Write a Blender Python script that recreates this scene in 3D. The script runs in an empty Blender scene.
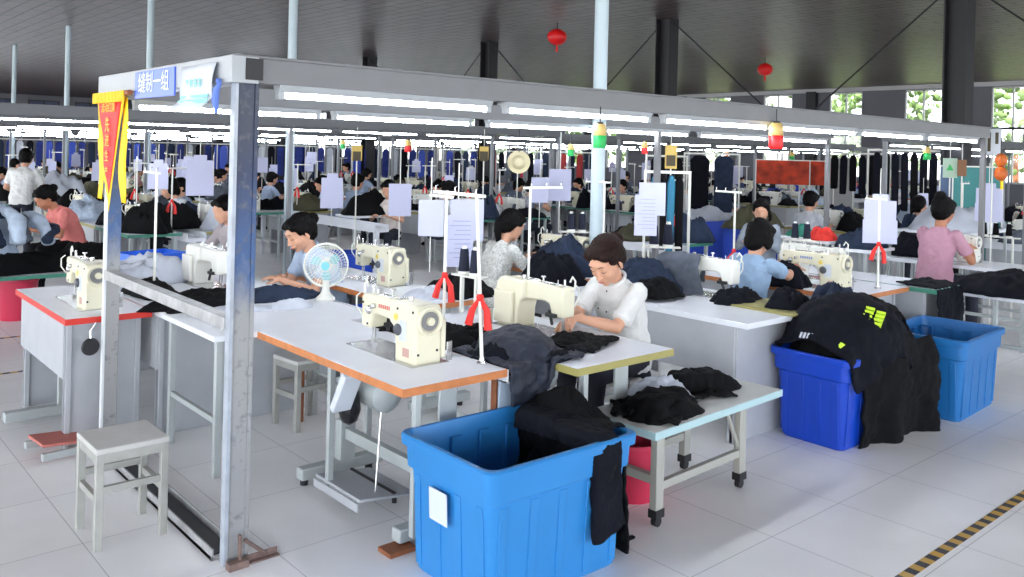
import bpy, math, random
import numpy as np
from mathutils import Vector, Matrix, Quaternion, noise
random.seed(7)
PI = math.pi
S = bpy.context.scene
COL = S.collection
# ------------------------------------------------------------------ camera (level, low shift, 1.4 degrees of roll)
F, CX, CY, ROLL, H = 857., 512., 152., math.radians(1.4), 1.76
AL = math.radians(48.8)
fw = Vector((math.cos(AL), math.sin(AL), 0)); rt = Vector((math.sin(AL), -math.cos(AL), 0)); up = Vector((0, 0, 1))
cs, sn = math.cos(ROLL), math.sin(ROLL)
cam = bpy.data.cameras.new('camera'); co = bpy.data.objects.new('camera', cam); COL.objects.link(co)
cam.sensor_width = 36; cam.lens = F / 1024 * 36; cam.shift_y = -(288.5 - CY) / 1024; cam.clip_end = 300; cam.clip_start = .05
xa = rt * cs + up * sn; ya = -rt * sn + up * cs
mm = Matrix((xa, ya, -fw)).transposed().to_4x4(); mm.translation = (0, 0, H); co.matrix_world = mm
S.camera = co
def proj(x, y, z):
    d = x * fw.x + y * fw.y; u = x * rt.x + y * rt.y; v = z - H
    if d < .05: return -9999, -9999, d
    a, b = F * u / d, F * v / d
    return CX + a * cs + b * sn, CY - (b * cs - a * sn), d
def at(px, py, z):                      # the point of height z seen at a pixel (used while measuring the photo)
    a, b = px - CX, CY - py
    qx, qy = a * cs - b * sn, b * cs + a * sn
    d = F * (z - H) / qy; u = qx * d / F
    return d * fw.x + u * rt.x, d * fw.y + u * rt.y
# ------------------------------------------------------------------ materials
MATS = {}
def mat(name, col, rough=.55, metal=0., var=.0, vscale=8., bump=0., bscale=60., emit=0., spec=.5, trans=0.):
    if name in MATS: return MATS[name]
    m = bpy.data.materials.new(name); m.use_nodes = True
    nt = m.node_tree; b = nt.nodes['Principled BSDF']
    c = (*col, 1) if len(col) == 3 else col
    b.inputs['Base Color'].default_value = c
    b.inputs['Roughness'].default_value = rough; b.inputs['Metallic'].default_value = metal
    b.inputs['Specular IOR Level'].default_value = spec
    if trans: b.inputs['Transmission Weight'].default_value = trans
    if emit:
        b.inputs['Emission Color'].default_value = c; b.inputs['Emission Strength'].default_value = emit
    tc = None
    if var or bump:
        tc = nt.nodes.new('ShaderNodeTexCoord')
    if var:
        n = nt.nodes.new('ShaderNodeTexNoise'); n.inputs['Scale'].default_value = vscale; n.inputs['Detail'].default_value = 5
        nt.links.new(tc.outputs['Object'], n.inputs['Vector'])
        r = nt.nodes.new('ShaderNodeMapRange'); r.inputs['From Min'].default_value = .3; r.inputs['From Max'].default_value = .7
        r.inputs['To Min'].default_value = 1 - var; r.inputs['To Max'].default_value = 1 + var
        nt.links.new(n.outputs['Fac'], r.inputs['Value'])
        mx = nt.nodes.new('ShaderNodeVectorMath'); mx.operation = 'SCALE'; mx.inputs[0].default_value = c[:3]
        nt.links.new(r.outputs['Result'], mx.inputs['Scale']); nt.links.new(mx.outputs['Vector'], b.inputs['Base Color'])
    if bump:
        n = nt.nodes.new('ShaderNodeTexNoise'); n.inputs['Scale'].default_value = bscale; n.inputs['Detail'].default_value = 3
        nt.links.new(tc.outputs['Object'], n.inputs['Vector'])
        bp = nt.nodes.new('ShaderNodeBump'); bp.inputs['Strength'].default_value = bump; bp.inputs['Distance'].default_value = .01
        nt.links.new(n.outputs['Fac'], bp.inputs['Height']); nt.links.new(bp.outputs['Normal'], b.inputs['Normal'])
    MATS[name] = m; return m
def hexc(r, g, b):                      # sRGB 0..255 -> linear
    f = lambda c: (c / 255 / 12.92) if c / 255 <= .04045 else ((c / 255 + .055) / 1.055) ** 2.4
    return (f(r), f(g), f(b))
# ------------------------------------------------------------------ mesh builder
class MB:
    def __init__(s): s.V = []; s.F = []
    def add(s, vs, fs, M=None):
        b = len(s.V)
        if M is not None: vs = [M @ Vector(v) for v in vs]
        s.V += [tuple(v) for v in vs]; s.F += [tuple(i + b for i in f) for f in fs]; return s
    def box(s, x0, x1, y0, y1, z0, z1, M=None):
        vs = [(x, y, z) for z in (z0, z1) for y in (y0, y1) for x in (x0, x1)]
        return s.add(vs, [(0, 2, 3, 1), (4, 5, 7, 6), (0, 1, 5, 4), (2, 6, 7, 3), (0, 4, 6, 2), (1, 3, 7, 5)], M)
    def tbox(s, a, b, z0, z1, M=None):  # tapered box: a,b = (x0,x1,y0,y1) at bottom and top
        vs = [(x, y, z0) for y in a[2:] for x in a[:2]] + [(x, y, z1) for y in b[2:] for x in b[:2]]
        return s.add(vs, [(0, 2, 3, 1), (4, 5, 7, 6), (0, 1, 5, 4), (2, 6, 7, 3), (0, 4, 6, 2), (1, 3, 7, 5)], M)
    def prism(s, poly, axis, a0, a1, M=None):
        n = len(poly)
        def pt(p, a): return {'x': (a, p[0], p[1]), 'y': (p[0], a, p[1]), 'z': (p[0], p[1], a)}[axis]
        vs = [pt(p, a0) for p in poly] + [pt(p, a1) for p in poly]
        fs = [tuple(range(n))[::-1], tuple(range(n, 2 * n))] + [(i, (i + 1) % n, n + (i + 1) % n, n + i) for i in range(n)]
        return s.add(vs, fs, M)
    def cyl(s, p0, p1, r0, r1=None, n=12, cap=True, M=None):
        r1 = r0 if r1 is None else r1
        p0, p1 = Vector(p0), Vector(p1); d = (p1 - p0)
        q = d.normalized().to_track_quat('Z', 'Y') if d.length > 1e-9 else Quaternion()
        vs = []
        for p, r in ((p0, r0), (p1, r1)):
            for i in range(n):
                a = 2 * PI * i / n; vs.append(p + q @ Vector((r * math.cos(a), r * math.sin(a), 0)))
        fs = [(i, (i + 1) % n, n + (i + 1) % n, n + i) for i in range(n)]
        if cap: fs += [tuple(range(n))[::-1], tuple(range(n, 2 * n))]
        return s.add(vs, fs, M)
    def lathe(s, prof, c=(0, 0, 0), n=20, M=None):   # profile of (r, z)
        vs = []; m = len(prof)
        for r, z in prof:
            for i in range(n):
                a = 2 * PI * i / n; vs.append((c[0] + r * math.cos(a), c[1] + r * math.sin(a), c[2] + z))
        fs = [(j * n + i, j * n + (i + 1) % n, (j + 1) * n + (i + 1) % n, (j + 1) * n + i) for j in range(m - 1) for i in range(n)]
        fs += [tuple(range(n))[::-1], tuple(range((m - 1) * n, m * n))]
        return s.add(vs, fs, M)
    def tube(s, pts, r, n=8, M=None):
        pts = [Vector(p) for p in pts]; rs = r if isinstance(r, (list, tuple)) else [r] * len(pts)
        vs = []; prev = None
        for k, p in enumerate(pts):
            t = (pts[min(k + 1, len(pts) - 1)] - pts[max(k - 1, 0)]).normalized()
            if prev is None: q = t.to_track_quat('Z', 'Y')
            else: q = prev[1].copy(); q = prev[0].rotation_difference(t) @ q
            prev = (t, q)
            for i in range(n):
                a = 2 * PI * i / n; vs.append(p + q @ Vector((rs[k] * math.cos(a), rs[k] * math.sin(a), 0)))
        fs = [(j * n + i, j * n + (i + 1) % n, (j + 1) * n + (i + 1) % n, (j + 1) * n + i) for j in range(len(pts) - 1) for i in range(n)]
        fs += [tuple(range(n))[::-1], tuple(range((len(pts) - 1) * n, len(pts) * n))]
        return s.add(vs, fs, M)
    def ell(s, c, r, R=None, nu=16, nv=10, M=None):
        R = R or Quaternion(); c = Vector(c); vs = [c + R @ Vector((0, 0, -r[2]))]
        for j in range(1, nv):
            ph = -PI / 2 + PI * j / nv
            for i in range(nu):
                a = 2 * PI * i / nu
                vs.append(c + R @ Vector((r[0] * math.cos(ph) * math.cos(a), r[1] * math.cos(ph) * math.sin(a), r[2] * math.sin(ph))))
        vs.append(c + R @ Vector((0, 0, r[2])))
        fs = [(0, 1 + (i + 1) % nu, 1 + i) for i in range(nu)]
        for j in range(nv - 2):
            b = 1 + j * nu
            fs += [(b + i, b + (i + 1) % nu, b + nu + (i + 1) % nu, b + nu + i) for i in range(nu)]
        b = 1 + (nv - 2) * nu; e = len(vs) - 1
        fs += [(b + i, b + (i + 1) % nu, e) for i in range(nu)]
        return s.add(vs, fs, M)
    def cap(s, p0, p1, r0, r1, n=12, M=None):        # tapered capsule
        s.cyl(p0, p1, r0, r1, n, M=M); s.ell(p0, (r0,) * 3, nu=n, nv=8, M=M); return s.ell(p1, (r1,) * 3, nu=n, nv=8, M=M)
    def mesh(s, name, smooth=40):
        me = bpy.data.meshes.new(name); me.from_pydata(s.V, [], s.F); me.update()
        if smooth:
            me.shade_smooth(); me.set_sharp_from_angle(angle=math.radians(smooth))
        return me
    def build(s, name, m, parent=None, bevel=0., smooth=40, seg=2, flat=False):
        me = s.mesh(name, 0 if flat else smooth)
        o = bpy.data.objects.new(name, me); COL.objects.link(o)
        if m is not None: me.materials.append(m)
        if parent is not None: o.parent = parent
        if bevel:
            b = o.modifiers.new('b', 'BEVEL'); b.width = bevel; b.segments = seg; b.limit_method = 'ANGLE'; b.angle_limit = math.radians(35); b.use_clamp_overlap = True
            b.harden_normals = False
        return o
def tag(o, label, cat, group=None, kind=None):
    o['label'] = label; o['category'] = cat
    if group: o['group'] = group
    if kind: o['kind'] = kind
    return o
def thing(name, label, cat, loc=(0, 0, 0), rz=0., group=None):
    o = bpy.data.objects.new(name, None); COL.objects.link(o); o.empty_display_size = .1
    o.location = loc; o.rotation_euler = (0, 0, rz); return tag(o, label, cat, group)
def struct(o): o['kind'] = 'structure'; return o
def kids(o): return [c for c in bpy.data.objects if c.parent == o]
KIDS = {}
def freeze(root):                       # apply modifiers so that copies share a finished mesh; remember the tree
    dg = bpy.context.evaluated_depsgraph_get()
    def rec(o):
        ch = kids(o)
        if o.type == 'MESH' and o.modifiers:
            me = bpy.data.meshes.new_from_object(o.evaluated_get(dg)); o.modifiers.clear(); o.data = me
        KIDS[o.name] = ch
        for c in ch: rec(c)
    bpy.context.view_layer.update(); dg = bpy.context.evaluated_depsgraph_get(); rec(root); return root
def dup(src, loc, rz=0., label=None, group=None, skip=(), mats=None, parts=True, scale=None):
    def rec(o, par):
        if any(o.name.startswith(k) for k in skip): return None
        c = o.copy(); COL.objects.link(c)
        if par is not None: c.parent = par
        if mats and c.type == 'MESH':
            for k, m in mats.items():
                if o.name.split('.')[0] == k:
                    c.material_slots[0].link = 'OBJECT'; c.material_slots[0].material = m
        for ch in KIDS.get(o.name, []): rec(ch, c)
        return c
    r = rec(src, None); r.location = loc; r.rotation_euler = (0, 0, rz)
    if scale: r.scale = (scale,) * 3 if not isinstance(scale, tuple) else scale
    if label: r['label'] = label
    if group: r['group'] = group
    elif 'group' in r.keys(): del r['group']
    return r
def kill(root):
    def rec(o):
        for c in KIDS.get(o.name, kids(o)): rec(c)
        bpy.data.objects.remove(o)
    rec(root)
def rot(deg, ax='Z'): return Matrix.Rotation(math.radians(deg), 4, ax)
def T(x, y, z): return Matrix.Translation((x, y, z))
# ------------------------------------------------------------------ cloth: small position-based solver
def sim(n, m, w, h, place, boxes, steps=130, iters=6, mask=None, seed=1, rad=.012, bend=.25, fric=.55, floor=None):
    rs = np.random.RandomState(seed)
    u, v = np.meshgrid(np.arange(n) / (n - 1), np.arange(m) / (m - 1), indexing='ij')
    P = np.array(place(u, v, rs), float)            # n,m,3
    dx, dy = w / (n - 1), h / (m - 1)
    mk = np.ones((n, m), bool) if mask is None else mask(u, v)
    cons = []
    def addc(di, dj, L, k):
        for ph in (0, 1):
            if di and not dj: a = (slice(0, n - di), slice(0, m)); idx = np.arange(n - di); sel = (idx // di) % 2 == ph; A = (idx[sel][:, None], np.arange(m)[None, :])
            else:
                jd = abs(dj); idx = np.arange(m - jd); sel = (idx // jd) % 2 == ph
                j = idx[sel] + (jd if dj < 0 else 0); A = (np.arange(n - di)[:, None], j[None, :])
            if A[0].size == 0 or A[1].size == 0: continue
            I, J = np.broadcast_arrays(A[0], A[1]); I2, J2 = I + di, J + dj
            W = (mk[I, J] & mk[I2, J2]).astype(float) * k * .5
            cons.append((I, J, I2, J2, L, W[..., None]))
    addc(1, 0, dx, 1); addc(0, 1, dy, 1); D = math.hypot(dx, dy); addc(1, 1, D, .7); addc(1, -1, D, .7)
    addc(2, 0, 2 * dx, bend); addc(0, 2, 2 * dy, bend)
    B = []; E_ = [b for b in boxes if b[0] == 'e']
    for b in boxes:
        if b[0] == 'e': continue
        c, hh = np.array(b[0], float), np.array(b[1], float); a = math.radians(b[2]) if len(b) > 2 else 0.
        B.append((c, hh, np.array([[math.cos(a), math.sin(a), 0], [-math.sin(a), math.cos(a), 0], [0, 0, 1]])))
    Q = P.copy(); g = 9.8 / 3600 * 1.6
    for s_ in range(steps):
        Vv = (P - Q) * .965; Vv = np.clip(Vv, -.03, .03); Q = P.copy(); P = P + Vv; P[..., 2] -= g
        for it in range(iters):
            for I, J, I2, J2, L, W in cons:
                a, b = P[I, J], P[I2, J2]; d = b - a; l = np.sqrt((d * d).sum(-1, keepdims=True)) + 1e-9
                c = d * ((l - L) / l) * W; P[I, J] = a + c; P[I2, J2] = b - c
            if it % 2 == 0 and it != iters - 1 and iters > 3: continue
            for c, hh, R in B:
                p = (P - c) @ R.T; q = np.abs(p) - hh; o = np.maximum(q, 0); lo = np.sqrt((o * o).sum(-1)); ins = q.max(-1)
                dist = np.where(ins > 0, lo, ins); hit = dist < rad
                if not hit.any(): continue
                nrm = np.where((ins > 0)[..., None], o * np.sign(p) / (lo[..., None] + 1e-9), 0.)
                ax = q.argmax(-1); oh = np.eye(3)[ax] * np.sign(p); nrm = np.where((ins > 0)[..., None], nrm, oh)
                mv = (nrm * (rad - dist)[..., None]) @ R
                P = np.where(hit[..., None], P + mv, P); Q = np.where(hit[..., None], Q + (P - Q) * fric, Q)
            for b in E_:
                c, r_ = np.array(b[1], float), np.array(b[2], float); p = P - c; k = np.sqrt(((p / r_) ** 2).sum(-1)) + 1e-9; hit = k < 1
                if hit.any():
                    nr_ = p / r_ ** 2; nr_ /= np.sqrt((nr_ ** 2).sum(-1, keepdims=True)) + 1e-9
                    P = np.where(hit[..., None], P + nr_ * ((1 - k) * r_.min())[..., None], P); Q = np.where(hit[..., None], Q + (P - Q) * fric, Q)
            if floor is not None:
                k = P[..., 2] < floor + rad; P[..., 2] = np.where(k, floor + rad, P[..., 2]); Q = np.where(k[..., None], Q + (P - Q) * fric, Q)
    idx = -np.ones((n, m), int); vs = []; fs = []
    for i in range(n - 1):
        for j in range(m - 1):
            if mk[i, j] and mk[i + 1, j] and mk[i, j + 1] and mk[i + 1, j + 1]:
                q = []
                for a, b in ((i, j), (i + 1, j), (i + 1, j + 1), (i, j + 1)):
                    if idx[a, b] < 0: idx[a, b] = len(vs); vs.append(tuple(P[a, b]))
                    q.append(int(idx[a, b]))
                fs.append(tuple(q))
    mb = MB(); mb.V = vs; mb.F = fs; return mb
def jacket(u, v):                       # flat outline of a jacket: body, sleeves, open neck
    body = (abs(u - .5) < .24) & (v > .0)
    slv = (v > .62 - .25 * (abs(u - .5) - .24).clip(0, 1)) & (v < .93 - .55 * (abs(u - .5) - .24).clip(0, 1))
    neck = (abs(u - .5) < .06) & (v > .93)
    return (body | slv) & ~neck
def trousers(u, v): return ~((abs(u - .5) < .05 + .06 * (1 - v)) & (v < .68))
def flatdrop(cx, cy, z, w, h, ang=0., shrink=.8, amp=.05, fold=0.):
    a = math.radians(ang)
    def f(u, v, rs):
        X = (u - .5) * w * shrink; Y = (v - .5) * h * shrink
        k = rs.rand(6) * 6.28
        Z = amp * (np.sin(u * 9 + k[0]) * np.cos(v * 7 + k[1]) + .7 * np.sin(u * 17 + v * 9 + k[2]) + .5 * np.cos(v * 21 - u * 8 + k[3])) + .004 * rs.randn(*u.shape)
        if fold: Z = Z + fold * np.abs(v - .5); Y = np.where(v > .5, -Y * .8, Y)
        return np.stack([cx + X * math.cos(a) - Y * math.sin(a), cy + X * math.sin(a) + Y * math.cos(a), z + Z + amp * 1.5], -1)
    return f
def cloth(mb, name, m, parent=None, thick=.008, sub=1, wr=.022):
    o = mb.build(name, m, parent, smooth=180)
    s = o.modifiers.new('sub', 'SUBSURF'); s.levels = s.render_levels = sub
    if wr:
        for k_, (sz, am) in enumerate(((.11, 1.), (.045, .45))):
            tx = bpy.data.textures.get(f'wr{k_}') or bpy.data.textures.new(f'wr{k_}', 'CLOUDS'); tx.noise_scale = sz; tx.noise_depth = 3; tx.noise_basis = 'BLENDER_ORIGINAL'
            s = o.modifiers.new('w', 'DISPLACE'); s.texture = tx; s.strength = wr * am * 2; s.mid_level = .5; s.texture_coords = 'LOCAL'
    s = o.modifiers.new('sol', 'SOLIDIFY'); s.thickness = thick; s.offset = 0
    return o
def heap_mesh(w, d, h, seed, n=26, fold=1., rag=.18):
    """A crumpled mound of cloth: closed dome with ridged, warped folds and a ragged outline."""
    mb = MB(); off = Vector((seed * 7.3, seed * 3.1, seed * 1.7)); nr = max(8, n // 2); na = n * 2
    vs = []
    for j in range(nr + 1):
        t = j / nr
        for i in range(na):
            a = 2 * PI * i / na
            ro = 1 + rag * (noise.noise(Vector((math.cos(a) * 1.6, math.sin(a) * 1.6, seed * 5.))) * 1.6 + .5 * noise.noise(Vector((math.cos(a) * 5, math.sin(a) * 5, seed))))
            c, s_ = math.cos(a), math.sin(a); sq = 1 / max(abs(c), abs(s_)) ** .45
            x, y = c * t * ro * sq, s_ * t * ro * sq
            p = Vector((x * 2.2, y * 2.2, 0)) + off; wp = noise.noise_vector(p * .9) * .9
            q = p + wp
            r1 = 1.1 - math.sqrt(noise.noise(q * 1.1) ** 2 + .006) * 2.4; r2 = 1.1 - math.sqrt(noise.noise(q * Vector((3.2, 1.5, 1)) + off) ** 2 + .008) * 2.4
            z = (1 - t ** 2.6) * (.72 + .34 * noise.noise(p * .6)) + fold * (.16 * r1 + .08 * r2 - .1) * (1 - t ** 6)
            vs.append((x * w / 2, y * d / 2, max(z * h, .004 if t < 1 else 0)))
    fs = [(j * na + i, j * na + (i + 1) % na, (j + 1) * na + (i + 1) % na, (j + 1) * na + i) for j in range(nr) for i in range(na)]
    b = len(vs) - na; vs.append((0, 0, 0)); fs += [(b + (i + 1) % na, b + i, len(vs) - 1) for i in range(na)]
    fs += [tuple(range(na))][:0]
    mb.V = vs; mb.F = [(f[0], f[3], f[2], f[1]) if len(f) == 4 else f for f in fs]; return mb
ORD = 'first second third fourth fifth sixth seventh eighth ninth tenth eleventh twelfth thirteenth fourteenth fifteenth sixteenth seventeenth eighteenth nineteenth twentieth'.split()
# ------------------------------------------------------------------ materials used everywhere
white_paint = mat('white_paint', (.38, .4, .42), .45, var=.05)
beam_grey = mat('beam_grey', (.17, .172, .18), .5, var=.04); beam_far = mat('beam_grey_dull', (.12, .124, .135), .5, var=.04)
steel = mat('worn_steel', (.42, .42, .42), .42, .55, var=.22, vscale=14, bump=.1)
dark_steel = mat('dark_steel', (.018, .018, .022), .5, .2)
leg_grey = mat('leg_grey', hexc(172, 178, 178), .45, .1, var=.05)
laminate = mat('white_laminate', hexc(224, 227, 233), .35, var=.03, vscale=5)
orange_edge = mat('orange_edge', hexc(196, 122, 70), .5, var=.12, vscale=20)
yellow_edge = mat('yellow_edge', hexc(158, 150, 88), .5, var=.06)
red_edge = mat('red_edge', hexc(205, 45, 30), .45)
green_edge = mat('green_edge', hexc(60, 130, 110), .5)
blue_edge = mat('pale_edge', hexc(170, 200, 205), .5)
panel_grey = mat('panel_grey', hexc(172, 175, 180), .5, var=.04)
cream = mat('machine_cream', hexc(220, 215, 190), .35, var=.03)
cream2 = mat('machine_white', hexc(222, 222, 214), .35, var=.03)
chrome = mat('chrome', (.6, .6, .6), .22, .9)
black = mat('black_plastic', (.008, .008, .01), .5)
dial = mat('dark_dial', (.08, .085, .1), .35, .3)
paper = mat('paper', hexc(186, 188, 214), .7)
paper_w = mat('white_paper', hexc(200, 206, 214), .7)
ink = mat('pale_ink', hexc(150, 155, 190), .8)
red = mat('signal_red', hexc(214, 20, 24), .4)
ribbon_red = mat('ribbon_red', hexc(220, 40, 34), .55)
green = mat('signal_green', hexc(20, 170, 80), .4)
amber = mat('signal_amber', hexc(205, 175, 105), .4, var=.1)
yellow = mat('pennant_yellow', hexc(250, 205, 10), .6, var=.05)
pred = mat('pennant_red', hexc(236, 48, 44), .6, var=.05)
blue_bin = mat('bin_light_blue', hexc(42, 126, 192), .38, var=.04, vscale=4)
blue_bin2 = mat('bin_royal_blue', hexc(10, 62, 178), .38, var=.04, vscale=4)
blue_bin3 = mat('bin_sky_blue', hexc(26, 106, 172), .38, var=.04, vscale=4)
pink_b = mat('bucket_red', hexc(200, 50, 80), .4)
navy = mat('cloth_navy', hexc(10, 12, 23), .85, spec=.2, var=.2, bump=.3, bscale=300)
blackc = mat('cloth_black', (.0016, .0016, .0026), .85, spec=.2, var=.2, bump=.3, bscale=300)
slate = mat('cloth_slate', hexc(40, 50, 70), .85, spec=.2, var=.2, bump=.3, bscale=300)
greyc = mat('cloth_grey', hexc(80, 86, 98), .8, var=.2)
whitec = mat('cloth_white', hexc(190, 195, 206), .8, var=.06)
lightden = mat('cloth_pale_denim', hexc(172, 186, 204), .85, var=.2, vscale=12)
olive = mat('cloth_olive', hexc(74, 72, 52), .85, var=.15)
royalc = mat('cloth_royal', hexc(30, 60, 170), .8, var=.15)
thread_navy = mat('thread_navy', hexc(15, 21, 44), .8)
thread_w = mat('thread_white', hexc(215, 215, 220), .8)
tube_m = mat('tube_glow', (.86, .92, 1.), .5, emit=17.)
skin = mat('skin', hexc(205, 155, 128), .5, var=.04, spec=.35)
skin2 = mat('skin_tan', hexc(176, 120, 92), .5, var=.04, spec=.35)
hair_m = mat('hair_dark', (.0016, .0011, .0012), .6, spec=.12, var=.25, vscale=30, bump=.35, bscale=90)
hair_b = mat('hair_brown', (.015, .0058, .0042), .6, spec=.15, var=.25, vscale=30, bump=.35, bscale=90)
lip = mat('lips', hexc(190, 96, 92), .45)
brow_m = mat('brow', hexc(52, 36, 34), .7)
wood = mat('wood_leg', hexc(140, 84, 52), .6, var=.2, vscale=20)
# ---- floor: large pale tiles
def tile_mat():
    m = bpy.data.materials.new('floor_tiles'); m.use_nodes = True; nt = m.node_tree; b = nt.nodes['Principled BSDF']; N = nt.nodes.new; L = nt.links.new
    tc = N('ShaderNodeTexCoord'); mp = N('ShaderNodeMapping'); mp.inputs['Location'].default_value = (-.47, -2.175, 0); L(tc.outputs['Object'], mp.inputs['Vector'])
    br = N('ShaderNodeTexBrick'); br.offset = 0; br.squash = 1
    br.inputs['Scale'].default_value = 1; br.inputs['Mortar Size'].default_value = .0022; br.inputs['Mortar Smooth'].default_value = .3; br.inputs['Bias'].default_value = 0
    br.inputs['Brick Width'].default_value = .62; br.inputs['Row Height'].default_value = .62
    br.inputs['Color1'].default_value = (*hexc(243, 242, 241), 1); br.inputs['Color2'].default_value = (*hexc(239, 238, 238), 1); br.inputs['Mortar'].default_value = (*hexc(180, 180, 183), 1)
    L(mp.outputs['Vector'], br.inputs['Vector'])
    n = N('ShaderNodeTexNoise'); n.inputs['Scale'].default_value = 1.6; n.inputs['Detail'].default_value = 6; L(tc.outputs['Object'], n.inputs['Vector'])
    r = N('ShaderNodeMapRange'); r.inputs['From Min'].default_value = .3; r.inputs['From Max'].default_value = .7; r.inputs['To Min'].default_value = .92; r.inputs['To Max'].default_value = 1.03; L(n.outputs['Fac'], r.inputs['Value'])
    sc = N('ShaderNodeVectorMath'); sc.operation = 'SCALE'; L(br.outputs['Color'], sc.inputs[0]); L(r.outputs['Result'], sc.inputs['Scale']); L(sc.outputs['Vector'], b.inputs['Base Color'])
    r2 = N('ShaderNodeMapRange'); r2.inputs['To Min'].default_value = .28; r2.inputs['To Max'].default_value = .5; L(n.outputs['Fac'], r2.inputs['Value']); L(r2.outputs['Result'], b.inputs['Roughness'])
    return m
fl = MB().box(-9, 31.2, -9, 58.2, -.1, 0).build('floor', tile_mat(), flat=True); struct(fl)
# ---- ceiling: grey perforated steel boards laid in long rows
def ceil_mat():
    m = bpy.data.materials.new('ceiling_boards'); m.use_nodes = True; nt = m.node_tree; b = nt.nodes['Principled BSDF']; N = nt.nodes.new; L = nt.links.new
    tc = N('ShaderNodeTexCoord'); br = N('ShaderNodeTexBrick'); br.offset = .5
    br.inputs['Scale'].default_value = 1; br.inputs['Mortar Size'].default_value = .028; br.inputs['Mortar Smooth'].default_value = .6
    br.inputs['Brick Width'].default_value = .9; br.inputs['Row Height'].default_value = .3
    br.inputs['Color1'].default_value = (.088, .062, .064, 1); br.inputs['Color2'].default_value = (.115, .083, .085, 1); br.inputs['Mortar'].default_value = (.012, .01, .013, 1)
    mp = N('ShaderNodeMapping'); mp.inputs['Rotation'].default_value = (0, 0, math.radians(90)); L(tc.outputs['Object'], mp.inputs['Vector']); L(mp.outputs['Vector'], br.inputs['Vector'])
    L(br.outputs['Color'], b.inputs['Base Color'])
    b.inputs['Roughness'].default_value = .4; b.inputs['Specular IOR Level'].default_value = .3
    n = N('ShaderNodeTexNoise'); n.inputs['Scale'].default_value = 3; L(tc.outputs['Object'], n.inputs['Vector'])
    bp = N('ShaderNodeBump'); bp.inputs['Strength'].default_value = .25; bp.inputs['Distance'].default_value = .05; L(br.outputs['Fac'], bp.inputs['Height']); bp.invert = True
    b2 = N('ShaderNodeBump'); b2.inputs['Strength'].default_value = .3; b2.inputs['Distance'].default_value = .03; L(n.outputs['Fac'], b2.inputs['Height']); L(bp.outputs['Normal'], b2.inputs['Normal']); L(b2.outputs['Normal'], b.inputs['Normal'])
    return m
struct(MB().box(-9, 31.2, -9, 58.2, 4.5, 4.6).build('ceiling', ceil_mat(), flat=True))
# ---- walls with window openings
wallm = mat('wall_grey', (.13, .13, .15), .7, var=.04, vscale=1)
WX = 31.; Z0, Z1 = 1.1, 4.34
wins = [9.75 - 2.9 * 2 + 2.9 * k for k in range(19)]   # window starts along the long wall
mb = MB().box(WX, WX + .2, -9, 58.2, 0, Z0).box(WX, WX + .2, -9, 58.2, Z1, 4.5)
y = -9.
for w0 in wins: mb.box(WX, WX + .2, y, w0, Z0, Z1); y = w0 + 1.32
mb.box(WX, WX + .2, y, 58.2, Z0, Z1)
struct(mb.build('wall_right', wallm, flat=True))
winf = mat('window_frame', (.5, .5, .5), .4, .2)
gl = bpy.data.materials.new('window_glass'); gl.use_nodes = True; nt = gl.node_tree; nt.nodes.clear()
o_ = nt.nodes.new('ShaderNodeOutputMaterial'); a_ = nt.nodes.new('ShaderNodeBsdfTransparent'); b_ = nt.nodes.new('ShaderNodeBsdfGlossy'); x_ = nt.nodes.new('ShaderNodeMixShader')
b_.inputs['Roughness'].default_value = .05; x_.inputs[0].default_value = .08; nt.links.new(a_.outputs[0], x_.inputs[1]); nt.links.new(b_.outputs[0], x_.inputs[2]); nt.links.new(x_.outputs[0], o_.inputs[0])
for k, w0 in enumerate(wins):
    if w0 < 7: continue
    f = MB()
    for a, b, c, d in ((w0, w0 + 1.32, Z0, Z0 + .06), (w0, w0 + 1.32, Z1 - .06, Z1), (w0, w0 + .05, Z0, Z1), (w0 + 1.27, w0 + 1.32, Z0, Z1), (w0 + .635, w0 + .685, Z0, Z1), (w0, w0 + 1.32, 2.9, 2.96)):
        f.box(WX + .03, WX + .1, a, b, c, d)
    root = struct(f.build(f'window_{k + 1}', winf, flat=True))
    MB().box(WX + .06, WX + .066, w0 + .05, w0 + 1.27, Z0 + .06, Z1 - .06).build('pane', gl, root, flat=True)
struct(MB().box(WX - .14, WX, -9, 58, 4.36, 4.5).build('trim_1', mat('trim_grey', (.45, .45, .46), .5), flat=True))
struct(MB().box(WX - .1, WX, -9, 58, 2.9, 2.98).build('trim_2', dark_steel, flat=True))
struct(MB().box(-9, 31.2, 58, 58.2, 0, 4.5).build('wall_far', wallm, flat=True))
bw = mat('dark_blue_glass', (.02, .03, .09), .3)
for k in range(12):
    x0 = -1 + k * 2.6
    r = MB()
    for a, b, c, d in ((x0, x0 + 1.7, 3.1, 3.16), (x0, x0 + 1.7, 4.14, 4.2), (x0, x0 + .06, 3.1, 4.2), (x0 + 1.64, x0 + 1.7, 3.1, 4.2), (x0 + .82, x0 + .88, 3.1, 4.2)): r.box(a, b, 57.9, 58, c, d)
    r = struct(r.build(f'window_{k + 31}', dark_steel, flat=True))
    MB().box(x0 + .05, x0 + 1.65, 57.95, 57.97, 3.15, 4.15).build('pane', bw, r, flat=True)
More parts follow.
